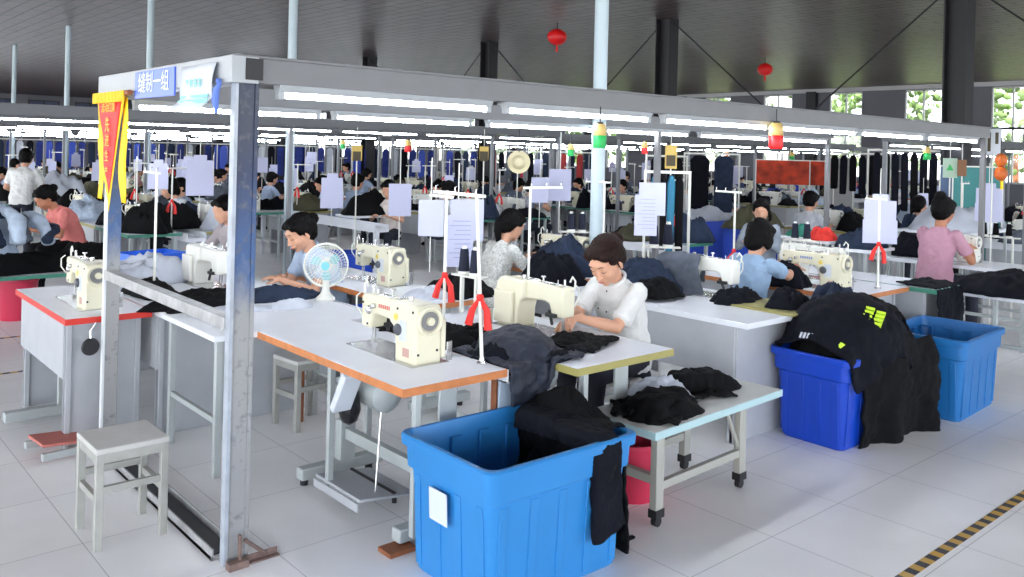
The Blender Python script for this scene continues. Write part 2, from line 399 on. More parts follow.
# ---- columns
colw = mat('column_white', hexc(180, 196, 204), .4)
for k in range(9):                       # white round posts
    y_ = 5.08 + 5.75 * k
    r_ = tag(MB().cyl((5.44, y_, 0), (5.44, y_, 4.5), .06, n=24).build('round_post', colw), f'white round roof post, {ORD[k]} of its line behind the seated white blouse', 'post', 'white round posts down the hall')
    MB().box(5.44 - .13, 5.44 + .13, y_ - .13, y_ + .13, 0, .015).build('base_plate', colw, r_); pass
for k in range(8):                       # dark steel columns
    x_, y_ = 13.65, 5.35 + 5.6 * k
    mb = MB().box(x_ - .15, x_ + .15, y_ - .17, y_ - .15, 0, 4.5).box(x_ - .15, x_ + .15, y_ + .15, y_ + .17, 0, 4.5).box(x_ - .012, x_ + .012, y_ - .15, y_ + .15, 0, 4.5)
    tag(mb.build('steel_column', dark_steel, flat=True), f'dark steel roof column, {ORD[k]} of the dark line counting from the pink shirt', 'column', 'dark steel columns')
    if k < 3:
        for s_ in (0, 1):
            MB2 = MB().cyl((x_ + .03 - .06 * s_, y_ + (.18 if s_ == 0 else 2.8), 4.42 if s_ == 0 else 2.26), (x_ + .03 - .06 * s_, y_ + (2.8 if s_ == 0 else 5.42), 2.26 if s_ == 0 else 4.42), .014, n=6)
            tag(MB2.build('brace_rod', dark_steel), f'thin dark brace rod {("falling", "rising")[s_]} from the {ORD[k]} dark column to the next', 'rod', 'brace rods')
MB2 = MB().cyl((13.65, 5.2, 4.42), (13.65, 2.5, 2.26), .014, n=6); tag(MB2.build('brace_rod', dark_steel), 'thin dark brace rod falling toward the camera side of the largest dark column', 'rod', 'brace rods')
for x_, y_ in [(30.8, 12.25), (30.8, 17.6), (30.8, 23.8), (30.8, 29.6), (30.8, 35.4)]:
    struct(MB().box(x_, x_ + .2, y_ - .25, y_ + .15, 0, 4.4).build(f'trim_{int(y_)}', dark_steel, flat=True))
# ---- world, sun, outside
w = bpy.data.worlds.new('w'); S.world = w; w.use_nodes = True; nt = w.node_tree; bg = nt.nodes['Background']
sky = nt.nodes.new('ShaderNodeTexSky'); sky.sky_type = 'HOSEK_WILKIE'; sky.turbidity = 4; sky.ground_albedo = .5; sky.sun_direction = (-.6, -.2, .77)
hs = nt.nodes.new('ShaderNodeHueSaturation'); hs.inputs['Saturation'].default_value = .35; nt.links.new(sky.outputs[0], hs.inputs['Color']); nt.links.new(hs.outputs[0], bg.inputs[0]); bg.inputs[1].default_value = 5.8
sl = bpy.data.lights.new('sun', 'SUN'); sl.energy = 4; sl.angle = .02; so = bpy.data.objects.new('sun', sl); COL.objects.link(so); so.rotation_euler = Vector((.62, .25, -.8)).to_track_quat('-Z', 'Y').to_euler()
struct(MB().box(31.2, 90, -60, 90, -.1, -.02).build('ground', mat('ground_green', (.25, .3, .12), .9, var=.3, vscale=.4), flat=True))
leafm = mat('leaf', hexc(95, 120, 60), .7, var=.45, vscale=1.6)
def tree_proto(seed):
    rs = random.Random(seed); t = thing('tree', 'x', 'tree', (0, 0, 0))
    MB().cyl((0, 0, 0), (.2, .1, 3), .2, .12).build('trunk', wood, t)
    mb = MB()
    for k in range(420):
        a, ph = rs.uniform(0, 6.28), math.asin(rs.uniform(-.7, 1)); R = rs.uniform(1.5, 2.6)
        c = Vector((R * math.cos(a) * math.cos(ph), R * math.sin(a) * math.cos(ph), 4 + 1.4 * R * math.sin(ph)))
        q = Quaternion((rs.random(), rs.random(), rs.random(), rs.random())).normalized(); r = rs.uniform(.12, .3)
        mb.ell(c, (r, r * .7, r * .25), q, 6, 4)
    mb.build('foliage', leafm, t); return freeze(t)
tp = [tree_proto(1), tree_proto(2)]
n_ = 0
for k in range(12):
    l_ = f'leafy green tree outside the windows, {ORD[k]} counting from the pink shirt toward the far end'
    if k < 2: tp[k].location = (37. + 4 * k, 9.5 + 4.1 * k, -.4); tp[k]['label'] = l_; tp[k]['group'] = 'trees outside'
    else: dup(tp[k % 2], (37 + 4 * (k % 2), 9.5 + 4.1 * k, -.4), k * 1.3, l_, 'trees outside')
S.view_settings.view_transform = 'Standard'; S.view_settings.look = 'None'; S.view_settings.gamma = 1; S.view_settings.exposure = 1.95
S.view_settings.use_curve_mapping = False
S.cycles.use_denoising = True; S.cycles.max_bounces = 8; S.cycles.diffuse_bounces = 4; S.cycles.use_light_tree = True
# ------------------------------------------------------------------ light frames
def tube_light(x0, x1, y, z, label, grp, tr=.013):
    n = thing('tube_light', label, 'light', (x0, y, z), 0, grp); L = x1 - x0
    MB().prism([(-.02, .0), (.02, .0), (.035, .03), (-.035, .03)][::-1], 'x', 0, L).build('housing', white_paint, n, flat=True)
    MB().cyl((.03, 0, -.012), (L - .03, 0, -.012), tr, n=8).build('tube', tube_m, n)
    mb = MB()
    for e in (0, L - .03): mb.box(e, e + .03, -.016, .016, -.03, .0)
    mb.build('end_cap', white_paint, n, flat=True)
    return n
postm = bpy.data.materials.new('painted_post'); postm.use_nodes = True   # blue paint worn to bare steel, with height bands of paint
nt = postm.node_tree; b = nt.nodes['Principled BSDF']; N = nt.nodes.new; L_ = nt.links.new
tc = N('ShaderNodeTexCoord'); sp = N('ShaderNodeSeparateXYZ'); L_(tc.outputs['Object'], sp.inputs[0])
nz = N('ShaderNodeTexNoise'); nz.inputs['Scale'].default_value = 6; nz.inputs['Detail'].default_value = 8; nz.inputs['Roughness'].default_value = .7
mp = N('ShaderNodeMapping'); mp.inputs['Scale'].default_value = (2.5, 2.5, .8); L_(tc.outputs['Object'], mp.inputs[0]); L_(mp.outputs[0], nz.inputs['Vector'])
ad = N('ShaderNodeMath'); ad.operation = 'MULTIPLY_ADD'; ad.inputs[1].default_value = .45; L_(nz.outputs['Fac'], ad.inputs[0]); L_(sp.outputs['Z'], ad.inputs[2])
cr = N('ShaderNodeValToRGB'); L_(ad.outputs[0], cr.inputs[0]); mr = N('ShaderNodeMapRange'); mr.inputs['From Max'].default_value = 3; L_(ad.outputs[0], mr.inputs[0]); L_(mr.outputs[0], cr.inputs[0])
e = cr.color_ramp.elements; e[0].position = .42; e[0].color = (*hexc(150, 150, 150), 1); e[1].position = .5; e[1].color = (*hexc(52, 84, 132), 1)
for p_, c_ in ((.62, (30, 44, 80)), (.72, (46, 52, 70)), (.78, (28, 42, 80)), (.86, (34, 58, 94)), (.92, (120, 124, 128))):
    q_ = e.new(p_); q_.color = (*hexc(*c_), 1)
n3 = N('ShaderNodeTexNoise'); n3.inputs['Scale'].default_value = 30; n3.inputs['Detail'].default_value = 8; L_(tc.outputs['Object'], n3.inputs['Vector'])
c3 = N('ShaderNodeValToRGB'); c3.color_ramp.elements[0].position = .55; c3.color_ramp.elements[1].position = .85; L_(n3.outputs['Fac'], c3.inputs[0])
mxn = N('ShaderNodeMixRGB'); L_(c3.outputs[0], mxn.inputs[0]); L_(cr.outputs[0], mxn.inputs[1]); mxn.inputs[2].default_value = (*hexc(92, 92, 98), 1)
L_(mxn.outputs[0], b.inputs['Base Color']); b.inputs['Roughness'].default_value = .42; b.inputs['Metallic'].default_value = .0
rust = mat('rust_steel', hexc(128, 106, 98), .6, .3, var=.25, vscale=30)
fr = thing('light_frame', 'steel frame with blue-painted posts, low rails and overhead beams around the near tables', 'frame', (1.51, 3.48, 0))
def chan(mb, x0, x1, y0, y1, z0, z1, t=.006):   # box section with returned lips
    mb.box(x0, x1, y0, y1, z0, z1); return mb
def post_section(mb, x, y, z0, z1, s=.1):
    h = s / 2
    mb.prism([(x - h, y - h), (x + h, y - h), (x + h, y - h + .012), (x - h + .012, y - h + .012), (x - h + .012, y + h - .012), (x + h, y + h - .012), (x + h, y + h), (x - h, y + h)], 'z', z0, z1); return mb
mbp = MB().box(-.022, .08, -.02, .02, 0, 2.03).box(-.024, -.02, -.024, .0, 0, 2.03).box(.06, .079, -.026, -.02, 0, 2.03).box(-.022, -.008, -.026, -.02, 0, 2.03)
mbp.build('post', postm, fr, bevel=.003)
mbp = MB().box(-.025, .055, -.018, .018, 0, 2.02); p2 = mbp.build('post', postm, fr, bevel=.004); p2.location = (0, 1.72, 0)
edge_m = mat('edge_steel', hexc(165, 172, 182), .45, .1, var=.2, vscale=12)
MB().box(-.031, -.0255, -.02, .016, 0, 2.02).box(-.031, -.02, -.022, -.0185, 0, 2.02).build('lit_post_edge', mat('edge_white', hexc(215, 218, 222), .45), fr, flat=True).location = (0, 1.72, 0)  # left post's lit narrow side, its brightness put into a white strip
MB().box(-.028, -.0225, -.026, .018, 0, 2.03).box(-.028, -.014, -.0285, -.0245, 0, 2.03).build('lit_post_edge', edge_m, fr, flat=True)  # corner post likewise: light on its left side coloured in as a paler strip
p2.scale = (1, 1, 1)
m = MB().box(-.06, .06, -.06, 1.8, 2.02, 2.135); m.build('end_beam', white_paint, fr, bevel=.004)
MB().box(-.05, 8.1, -.045, .045, 2.025, 2.135).box(-.05, 8.1, -.06, .06, 2.128, 2.14).build('front_beam', beam_grey, fr, bevel=.003)
MB().box(-.05, 8.1, 1.68, 1.77, 2.01, 2.125).build('rear_beam', beam_grey, fr, bevel=.003)
MB().box(-.0, .075, -.066, -.06, 2.035, 2.125).build('end_plate', black, fr, flat=True)
MB().box(-.03, .03, .02, 1.7, .985, 1.03).box(-.034, -.03, .02, 1.7, .98, 1.034).build('mid_rail', steel, fr, bevel=.004)
MB().box(-.05, .06, .05, 1.67, 0, .02).box(-.05, -.04, .05, 1.67, 0, .05).box(.05, .06, .05, 1.67, 0, .05).build('floor_rail', steel, fr, bevel=.002)
MB().box(-.035, .045, .06, 1.66, .02, .024).build('rail_channel', dark_steel, fr, flat=True)
MB().box(.05, .2, -.05, -.044, 0, .03).box(.05, .2, -.075, -.045, 0, .006).cyl((.05, -.05, .1), (.15, -.05, .012), .008).box(-.03, .055, -.09, -.05, 0, .03).box(.02, .03, -.07, -.05, 0, .13).build('foot_bracket', rust, fr, flat=True)
for x_ in (8.05,):
    MB().box(x_ - .025, x_ + .025, -.025, .025, 0, 2.03).build('slim_post', beam_grey, fr, bevel=.003)
    MB().box(x_ - .025, x_ + .025, 1.7, 1.75, 0, 2.01).build('slim_post', beam_grey, fr, bevel=.003)
    MB().box(x_ - .02, x_ + .02, .03, 1.7, 2.04, 2.08).build('tie_bar', beam_grey, fr, bevel=.003)
MB().box(4.855, 4.905, 1.7, 1.75, 0, 2.01).build('slim_post', beam_grey, fr, bevel=.003)
# blue ribbon hanging at the corner, small wall clock-like gauge
k_ = 0
for x_ in (1.68, 2.98, 4.31, 5.62, 6.9, 8.18):
    tube_light(x_, x_ + 1.2, 3.48, 1.995, f'white fluorescent tube under the front beam, {ORD[k_]} counting from the blue-painted corner post', 'tubes under the front beam'); k_ += 1
for k_, x_ in enumerate((1.62, 2.92, 4.28, 5.64, 7.02, 8.3)):
    tube_light(x_, x_ + 1.2, 5.2, 1.98, f'white fluorescent tube under the rear beam, {ORD[k_]} counting from the pennant', 'tubes under the rear beam')
# ---- signs on the end beam
def text_mesh(s, size, m, parent, M, extr=.0008, name='lettering', align='CENTER'):
    c = bpy.data.curves.new(name, 'FONT'); c.body = s; c.size = size; c.align_x = align; c.align_y = 'CENTER'; c.extrude = extr; c.resolution_u = 3
    o = bpy.data.objects.new('t', c); COL.objects.link(o); bpy.context.view_layer.update()
    me = bpy.data.meshes.new_from_object(o.evaluated_get(bpy.context.evaluated_depsgraph_get())); bpy.data.objects.remove(o)
    me.transform(M); me.materials.clear(); me.materials.append(m); o = bpy.data.objects.new(name, me); COL.objects.link(o); o.parent = parent; return o
FX = Matrix(((0, 0, -1, 0), (-1, 0, 0, 0), (0, 1, 0, 0), (0, 0, 0, 1)))     # text facing -X, reading toward -Y
sg = thing('line_sign', 'small blue sign with white characters on the end beam beside the pennant', 'sign', (1.445, 4.33, 2.055))
MB().box(-.004, .006, -.28, .28, -.07, .066).build('board', mat('sign_blue', hexc(80, 110, 215), .35), sg, bevel=.002)
text_mesh('缝制一组', .11, mat('sign_white', (.85, .88, .95), .5), sg, T(-.006, 0, 0) @ FX)
ps = thing('paper_notice', 'white paper notice with turquoise print curling off the end beam near the corner post', 'notice', (1.435, 3.74, 2.11))
mb = MB(); vs = []
for j in range(9):
    t = j / 8
    for i in range(7):
        u = i / 6 - .5; vs.append((-.02 * t - .05 * max(0, t - .75) * 4 * (.3 + u * u * 3) + .008 * math.sin(u * 7 + t * 5), u * .38, -.2 * t))
mb.V = vs; mb.F = [(j * 7 + i, j * 7 + i + 1, j * 7 + 8 + i, j * 7 + 7 + i) for j in range(8) for i in range(6)]
o = mb.build('sheet', paper_w, ps, smooth=180); s_ = o.modifiers.new('s', 'SOLIDIFY'); s_.thickness = .0015
tq = mat('turquoise_print', hexc(140, 208, 204), .7)
mb = MB()
for k in range(4):
    yy = .09 - .05 * k; mb.box(-.012, -.010, yy, yy + .036, -.07, -.066).box(-.012, -.010, yy, yy + .036, -.084, -.08).box(-.0125, -.0105, yy + .016, yy + .021, -.1, -.062).box(-.012, -.010, yy + .002, yy + .006, -.1, -.07)
mb.box(-.019, -.016, -.16, .16, -.148, -.136); mb.box(-.026, -.0235, -.17, .17, -.178, -.155); mb.build('printing', tq, ps, flat=True)
# ---- pennant
pn = thing('pennant', 'red triangular pennant with yellow border and long yellow tails hanging on the end beam', 'pennant', (1.425, 4.96, 2.02))
def fabric(poly_rows, name, m, x=0., amp=.006):
    mb = MB(); n = len(poly_rows[0]); vs = []
    for j, row in enumerate(poly_rows):
        for i, (y_, z_) in enumerate(row): vs.append((x + amp * math.sin(y_ * 30 + z_ * 9) * min(1, -z_ * 4), y_, z_))
    mb.V = vs; mb.F = [(j * n + i, j * n + i + 1, (j + 1) * n + i + 1, (j + 1) * n + i) for j in range(len(poly_rows) - 1) for i in range(n - 1)]
    o = mb.build(name, m, pn, smooth=180); s_ = o.modifiers.new('s', 'SOLIDIFY'); s_.thickness = .002; return o
def tri(w0, w1, z0, z1, off=0, n=6, r=10): return [[(off + (w0 + (w1 - w0) * j / r) * (2 * i / n - 1), z0 + (z1 - z0) * j / r) for i in range(n + 1)] for j in range(r + 1)]
fabric(tri(.25, .0, 0, -.64), 'border', yellow)
fabric(tri(.198, .0, -.035, -.54), 'field', pred, -.004)
for s_ in (-1, 1): fabric([[(s_ * .2 + s_ * .02 * math.sin(j * .7) + d_, -.02 - .056 * j) for d_ in (-.045, -.015, .015, .045)] for j in range(11)], 'tail', yellow, .014)
MB().cyl((0, -.33, .0), (0, .29, .0), .014).build('rod', wood, pn)
mb = MB()
for k in range(22): mb.box(-.018, -.01, -.27 + k * .025, -.255 + k * .025, -.045, .012)
mb.build('fringe', yellow, pn, flat=True)
gold = mat('gold_print', hexc(250, 190, 60), .5)
text_mesh('流动红旗', .06, gold, pn, T(-.012, 0, -.075) @ FX)
for k, ch in enumerate('先进生产'): text_mesh(ch, .085 - .009 * k, gold, pn, T(-.014, 0, -.17 - .085 * k) @ FX)
rb_0 = 0; rb = thing('blue_ribbon', 'thin blue cloth strip knotted at the top of the blue-painted corner post', 'ribbon', (1.44, 3.51, 2.02))
MB().tube([(0, 0, 0), (-.02, .01, -.04), (-.02, .02, -.1), (-.015, .01, -.17)], [.012, .02, .022, .01]).build('strip', mat('ribbon_blue', hexc(90, 120, 200), .6), rb)
MB().ell((-.01, 0, .01), (.018, .018, .016)).build('knot', MATS['ribbon_blue'], rb); rb.scale = (.7, .7, .75)
# ---- hanging signal lamps
def lamp(px, py0, py1, y, lowm, word, label, size=1.):
    x = None
    lo, hi = 0, 60
    for _ in range(50):
        mid = (lo + hi) / 2
        if proj(mid, y, 1.9)[0] < px: lo = mid
        else: hi = mid
    x = lo; d = proj(x, y, 1.9)[2]
    z = lambda py: H + (proj(x, y, H)[1] - py) * d / F
    zt, zb = z(py0), z(py1); h = zt - zb; r = h * .28
    t = thing('signal_lamp', label, 'lamp', (x, y, zb))
    MB().lathe([(r * .9, 0), (r, .01), (r, h * .5), (r * .95, h * .52)], n=16).build('lower_lens', lowm, t)
    MB().lathe([(r * .9, h * .52), (r * .98, h * .55), (r * .95, h * .85), (r * .7, h)], n=16).build('upper_lens', amber, t)
    MB().lathe([(r * .5, h), (r * .5, h * 1.08)], n=10).build('cap', black, t)
    MB().tube([(0, 0, h), (0, .0, h + .08), (0, 0, max(h + .1, 2.02 - zb))], .004, 6).build('cable', black, t)
    return t
lamp(600, 124, 148, 3.4, green, 'green', 'hanging signal lamp with green lower lens in front of the nearest white round post')
lamp(776, 123, 149, 3.4, red, 'red', 'hanging signal lamp with red lower lens under the front beam')
lamp(571, 144, 156, 5.2, green, 'green', 'small green signal lamp under the rear beam beside the white round post')
lamp(645, 142, 154, 5.2, red, 'red', 'small red signal lamp under the rear beam beyond the seated woman in white')
lamp(343, 140, 149, 10.0, green, 'green', 'tiny green signal lamp beyond the aisle above the white cross of papers')
lamp(408, 140, 152, 10.0, red, 'red', 'tiny red signal lamp beyond the aisle above the bowed dark heads')
lamp(792, 152, 161, 10.0, green, 'green', 'tiny green signal lamp in front of the orange wall hanging')
lamp(927, 147, 160, 5.2, green, 'green', 'small green signal lamp above the person in a dark cap')
# ------------------------------------------------------------------ red paper lanterns under the ceiling
def lantern(px, py, label):
    x, y = at(px, py, 4.15); t = thing('paper_lantern', label, 'lantern', (x, y, 4.0), 0, None)
    MB().lathe([(.06, .02), (.14, .06), (.2, .14), (.21, .2), (.19, .27), (.12, .33), (.06, .36)], n=18).build('globe', red, t)
    MB().cyl((0, 0, -.12), (0, 0, .02), .03, .02).build('tassel', red, t); MB().cyl((0, 0, .36), (0, 0, .5), .008).build('cord', black, t)
lantern(557, 39, 'small red paper lantern under the ceiling beside the tallest white post')
lantern(765, 71, 'small red paper lantern under the ceiling between the two big dark columns')
# ------------------------------------------------------------------ stool
def stool(loc, rz, label, h=.44, w=.3, mt=None):
    mt = mt or mat('stool_grey', hexc(170, 170, 164), .45, .3, var=.1, vscale=12)
    t = thing('stool', label, 'stool', loc, rz); a = w / 2
    MB().box(-a, a, -a, a, h - .025, h).build('seat', mat('stool_seat', hexc(190, 190, 186), .4, var=.08), t, bevel=.006)
    q = a - .018
    for sx in (-1, 1):
        for sy in (-1, 1): MB().box(sx * q - .016, sx * q + .016, sy * q - .016, sy * q + .016, 0, h - .02).build('leg', mt, t, bevel=.002)
        MB().box(sx * q - .01, sx * q + .01, -q, q, h * .45, h * .45 + .03).build('stretcher', mt, t); MB().box(-q, q, sx * q - .01, sx * q + .01, h * .55, h * .55 + .03).build('stretcher', mt, t)
        MB().box(sx * q - .012, sx * q + .012, -q, q, h - .065, h - .025).build('apron', mt, t); MB().box(-q, q, sx * q - .012, sx * q + .012, h - .065, h - .025).build('apron', mt, t)
    return t
stool((1.255, 4.06, 0), 0.0, 'square grey metal stool standing alone beside the low floor rail', w=.31)
stool((2.62, 4.95, 0), .1, 'grey metal stool pushed beneath the white worktop behind the floor rail', w=.28)
for st in ((3.92, 3.52), (2.98, 5.6), (5.72, 3.66)): pass
# ------------------------------------------------------------------ floor tapes
def tape(x0, x1, y, w_, label):
    m = bpy.data.materials.get('hazard_tape') or bpy.data.materials.new('hazard_tape'); m.use_nodes = True; nt = m.node_tree
    if len(nt.nodes) < 4:
        b = nt.nodes['Principled BSDF']; tc = nt.nodes.new('ShaderNodeTexCoord'); wv = nt.nodes.new('ShaderNodeTexWave'); wv.wave_type = 'BANDS'; wv.bands_direction = 'X'
        wv.inputs['Scale'].default_value = 3.1; wv.inputs['Distortion'].default_value = 0
        cr = nt.nodes.new('ShaderNodeValToRGB'); cr.color_ramp.interpolation = 'CONSTANT'; cr.color_ramp.elements[0].color = (*hexc(28, 28, 34), 1); cr.color_ramp.elements[1].position = .5; cr.color_ramp.elements[1].color = (*hexc(205, 160, 60), 1)
        mpp = nt.nodes.new('ShaderNodeMapping'); mpp.inputs['Scale'].default_value = (1, .3, 0); nt.links.new(tc.outputs['Object'], mpp.inputs[0])
        nt.links.new(mpp.outputs[0], wv.inputs['Vector']); nt.links.new(wv.outputs['Fac'], cr.inputs[0]); nt.links.new(cr.outputs[0], b.inputs['Base Color']); b.inputs['Roughness'].default_value = .45
    o = MB().box(x0, x1, y - w_ / 2, y + w_ / 2, .0005, .0018).build('floor_tape', m, flat=True); return tag(o, label, 'tape')
tape(2.0, 12, 1.61, .05, 'black and yellow striped floor tape in front of the blue bins')
tape(-3, 12, 7.34, .04, 'thin striped floor tape along the aisle nearer to the red-edged table')
tape(-3, 12, 8.66, .04, 'thin striped floor tape along the aisle under the pale denim pile')
# ------------------------------------------------------------------ big plastic bins
def bin_(cx, cy, wx, wy, h, rz, m, label, note=False, tp=.055):
    t = thing('plastic_bin', label, 'bin', (cx, cy, 0), math.radians(rz)); a, b = wx / 2, wy / 2
    def ring(k, z, c=.05, n=6):      # rounded rectangle
        A, B = a - k, b - k; pts = []
        for sx, sy, a0 in ((1, 1, 0), (-1, 1, 90), (-1, -1, 180), (1, -1, 270)):
            for i in range(n):
                g = math.radians(a0 + 90 * i / (n - 1)); pts.append((sx * (A - c) + c * math.cos(g), sy * (B - c) + c * math.sin(g), z))
        return pts
    rows = [ring(tp + .01, 0), ring(tp, .012), ring(.028 + (tp - .028) * .25, h * .74), ring(.016, h * .76), ring(.012, h - .05), ring(-.004, h - .045), ring(-.006, h - .008), ring(.0, h), ring(.018, h), ring(.022, h - .01), ring(.03, h * .76), ring(tp + .015, .03)]
    n = len(rows[0]); mb = MB(); mb.V = [p for r in rows for p in r]
    mb.F = [(j * n + i, j * n + (i + 1) % n, (j + 1) * n + (i + 1) % n, (j + 1) * n + i) for j in range(len(rows) - 1) for i in range(n)] + [tuple(range(n))[::-1], tuple(range((len(rows) - 1) * n, len(rows) * n))]
    mb.build('shell', m, t, smooth=35)
    for ax, L in (('x', a), ('y', b)):
        nn = 5 if L > .33 else 4
        for k in range(nn):
            u = (k - (nn - 1) / 2) * (2 * L - .2) / (nn - 1)
            for s_ in (-1, 1):
                A, B = (b if ax == 'x' else a), 0
                o1 = A - tp + .002; o2 = A - .028 - (tp - .028) * .25 + .002
                mb = MB()
                for q0, q1, zz0, zz1 in ((o1, o2, .03, h * .72),):
                    pr = [(u - .022, 0), (u + .022, 0)]
                    v = []
                    for (off, z_) in ((q0, zz0), (q1, zz1)):
                        for uu in (u - .02, u + .02):
                            for e_ in (-.006, .0035): v.append((uu, s_ * (off + e_), z_) if ax == 'x' else (s_ * (off + e_), uu, z_))
                    mb.add(v, [(0, 1, 3, 2), (4, 6, 7, 5), (0, 4, 5, 1), (2, 3, 7, 6), (0, 2, 6, 4), (1, 5, 7, 3)])
                    # inner upper rib, an inverted L
                    o3 = A - .034
                    if ax == 'x': mb.box(u - .006, u + .006, min(s_ * o3, s_ * (o3 - .015)), max(s_ * o3, s_ * (o3 - .015)), h * .5, h * .88).box(u - .006, u + .05, min(s_ * o3, s_ * (o3 - .015)), max(s_ * o3, s_ * (o3 - .015)), h * .86, h * .885)
                    else: mb.box(min(s_ * o3, s_ * (o3 - .015)), max(s_ * o3, s_ * (o3 - .015)), u - .006, u + .006, h * .5, h * .88).box(min(s_ * o3, s_ * (o3 - .015)), max(s_ * o3, s_ * (o3 - .015)), u - .006, u + .05, h * .86, h * .885)
                mb.build('rib', m, t, bevel=.002)
    if note:
        MB().box(-a + .027, -a + .030, -.03, .09, .29, .42).build('paper_note', paper_w, t, flat=True).rotation_euler = (0, math.radians(-2.6), 0)
    return t
bin_(2.455, 2.71, .82, .62, .57, -1, blue_bin, 'light blue plastic bin with a pasted paper slip, a black garment over its rim', note=True)
bin_(5.27, 2.75, .80, .54, .565, -1, blue_bin2, 'royal blue plastic bin heaped with dark jackets')
bin_(6.46, 2.6, .82, .60, .565, 3, blue_bin3, 'empty sky blue plastic bin beyond the overflowing royal blue bin')
# small red bucket beneath the bench
def bucket(loc, label, r=.14, h=.27, m=pink_b):
    t = thing('bucket', label, 'bucket', loc)
    MB().lathe([(r * .8, 0), (r * .82, .01), (r * .98, h - .02), (r * 1.06, h - .015), (r * 1.06, h), (r * .97, h), (r * .78, .02)], n=24).build('pail', m, t, smooth=30)
    MB().tube([(r * 1.02 * math.cos(a), r * 1.02 * math.sin(a), h - .03 - .06 * math.sin(a)) for a in [PI * i / 12 for i in range(13)]], .004, 6).build('handle', chrome, t)
bucket((3.42, 2.9, 0), 'pinkish red plastic bucket under the low bench by the light blue bin', .15, .3)
bucket((1.92, 9.55, 0), 'red plastic bucket under the bench with the pale denim pile', .19, .4)
# ------------------------------------------------------------------ low bench with castor feet
bt = thing('low_bench', 'low white bench with pale grey legs and black castors beside the light blue bin', 'bench', (3.14, 2.53, 0), math.radians(2.5))
BH = .475
MB().box(0, 1.16, 0, .44, BH - .035, BH).build('top', mat('bench_top', hexc(192, 194, 190), .45, var=.05), bt, bevel=.004)
MB().box(-.003, 1.163, -.004, 0, BH - .037, BH - .001).box(-.004, 0, 0, .44, BH - .037, BH - .001).build('edge_trim', blue_edge, bt, flat=True)
bl = mat('bench_leg', hexc(168, 168, 160), .45, .15)
for x_ in (.09, .82):
    for y_ in (.05, .4):
        l_ = MB().box(x_ - .03, x_ + .03, y_ - .02, y_ + .02, .07, BH - .035).build('leg', bl, bt, bevel=.004)
        MB().cyl((x_, y_ - .014, .025), (x_, y_ + .014, .025), .025, n=14).box(x_ - .033, x_ + .033, y_ - .024, y_ + .024, .045, .085).build('castor', black, l_)
for y_ in (.05, .4): MB().box(.09, .82, y_ - .015, y_ + .015, .17, .21).build('stretcher', bl, bt, bevel=.003); MB().tube([(.8, y_, .22), (.68, y_, BH - .04)], .012).build('brace', bl, bt)
MB().box(.07, .11, .05, .4, .2, .24).build('stretcher', bl, bt); MB().box(.8, .84, .05, .4, BH - .075, BH - .035).build('stretcher', bl, bt)
for x_, y_ in ((.0, 0), ): pass
cs_ = MB().box(-.06, .0, -.02, .0, 0, .01).build('cloth_scrap', blackc, flat=True); cs_.location = (3.05, 2.58, 0); tag(cs_, 'narrow black cloth scrap on the floor by the bench castor', 'scrap')
cs_ = MB().box(-.05, .05, -.012, .012, 0, .004).build('cloth_scrap', blackc, flat=True); cs_.location = (3.75, 2.9, 0); tag(cs_, 'small black cloth scrap on the floor behind the bench leg', 'scrap')
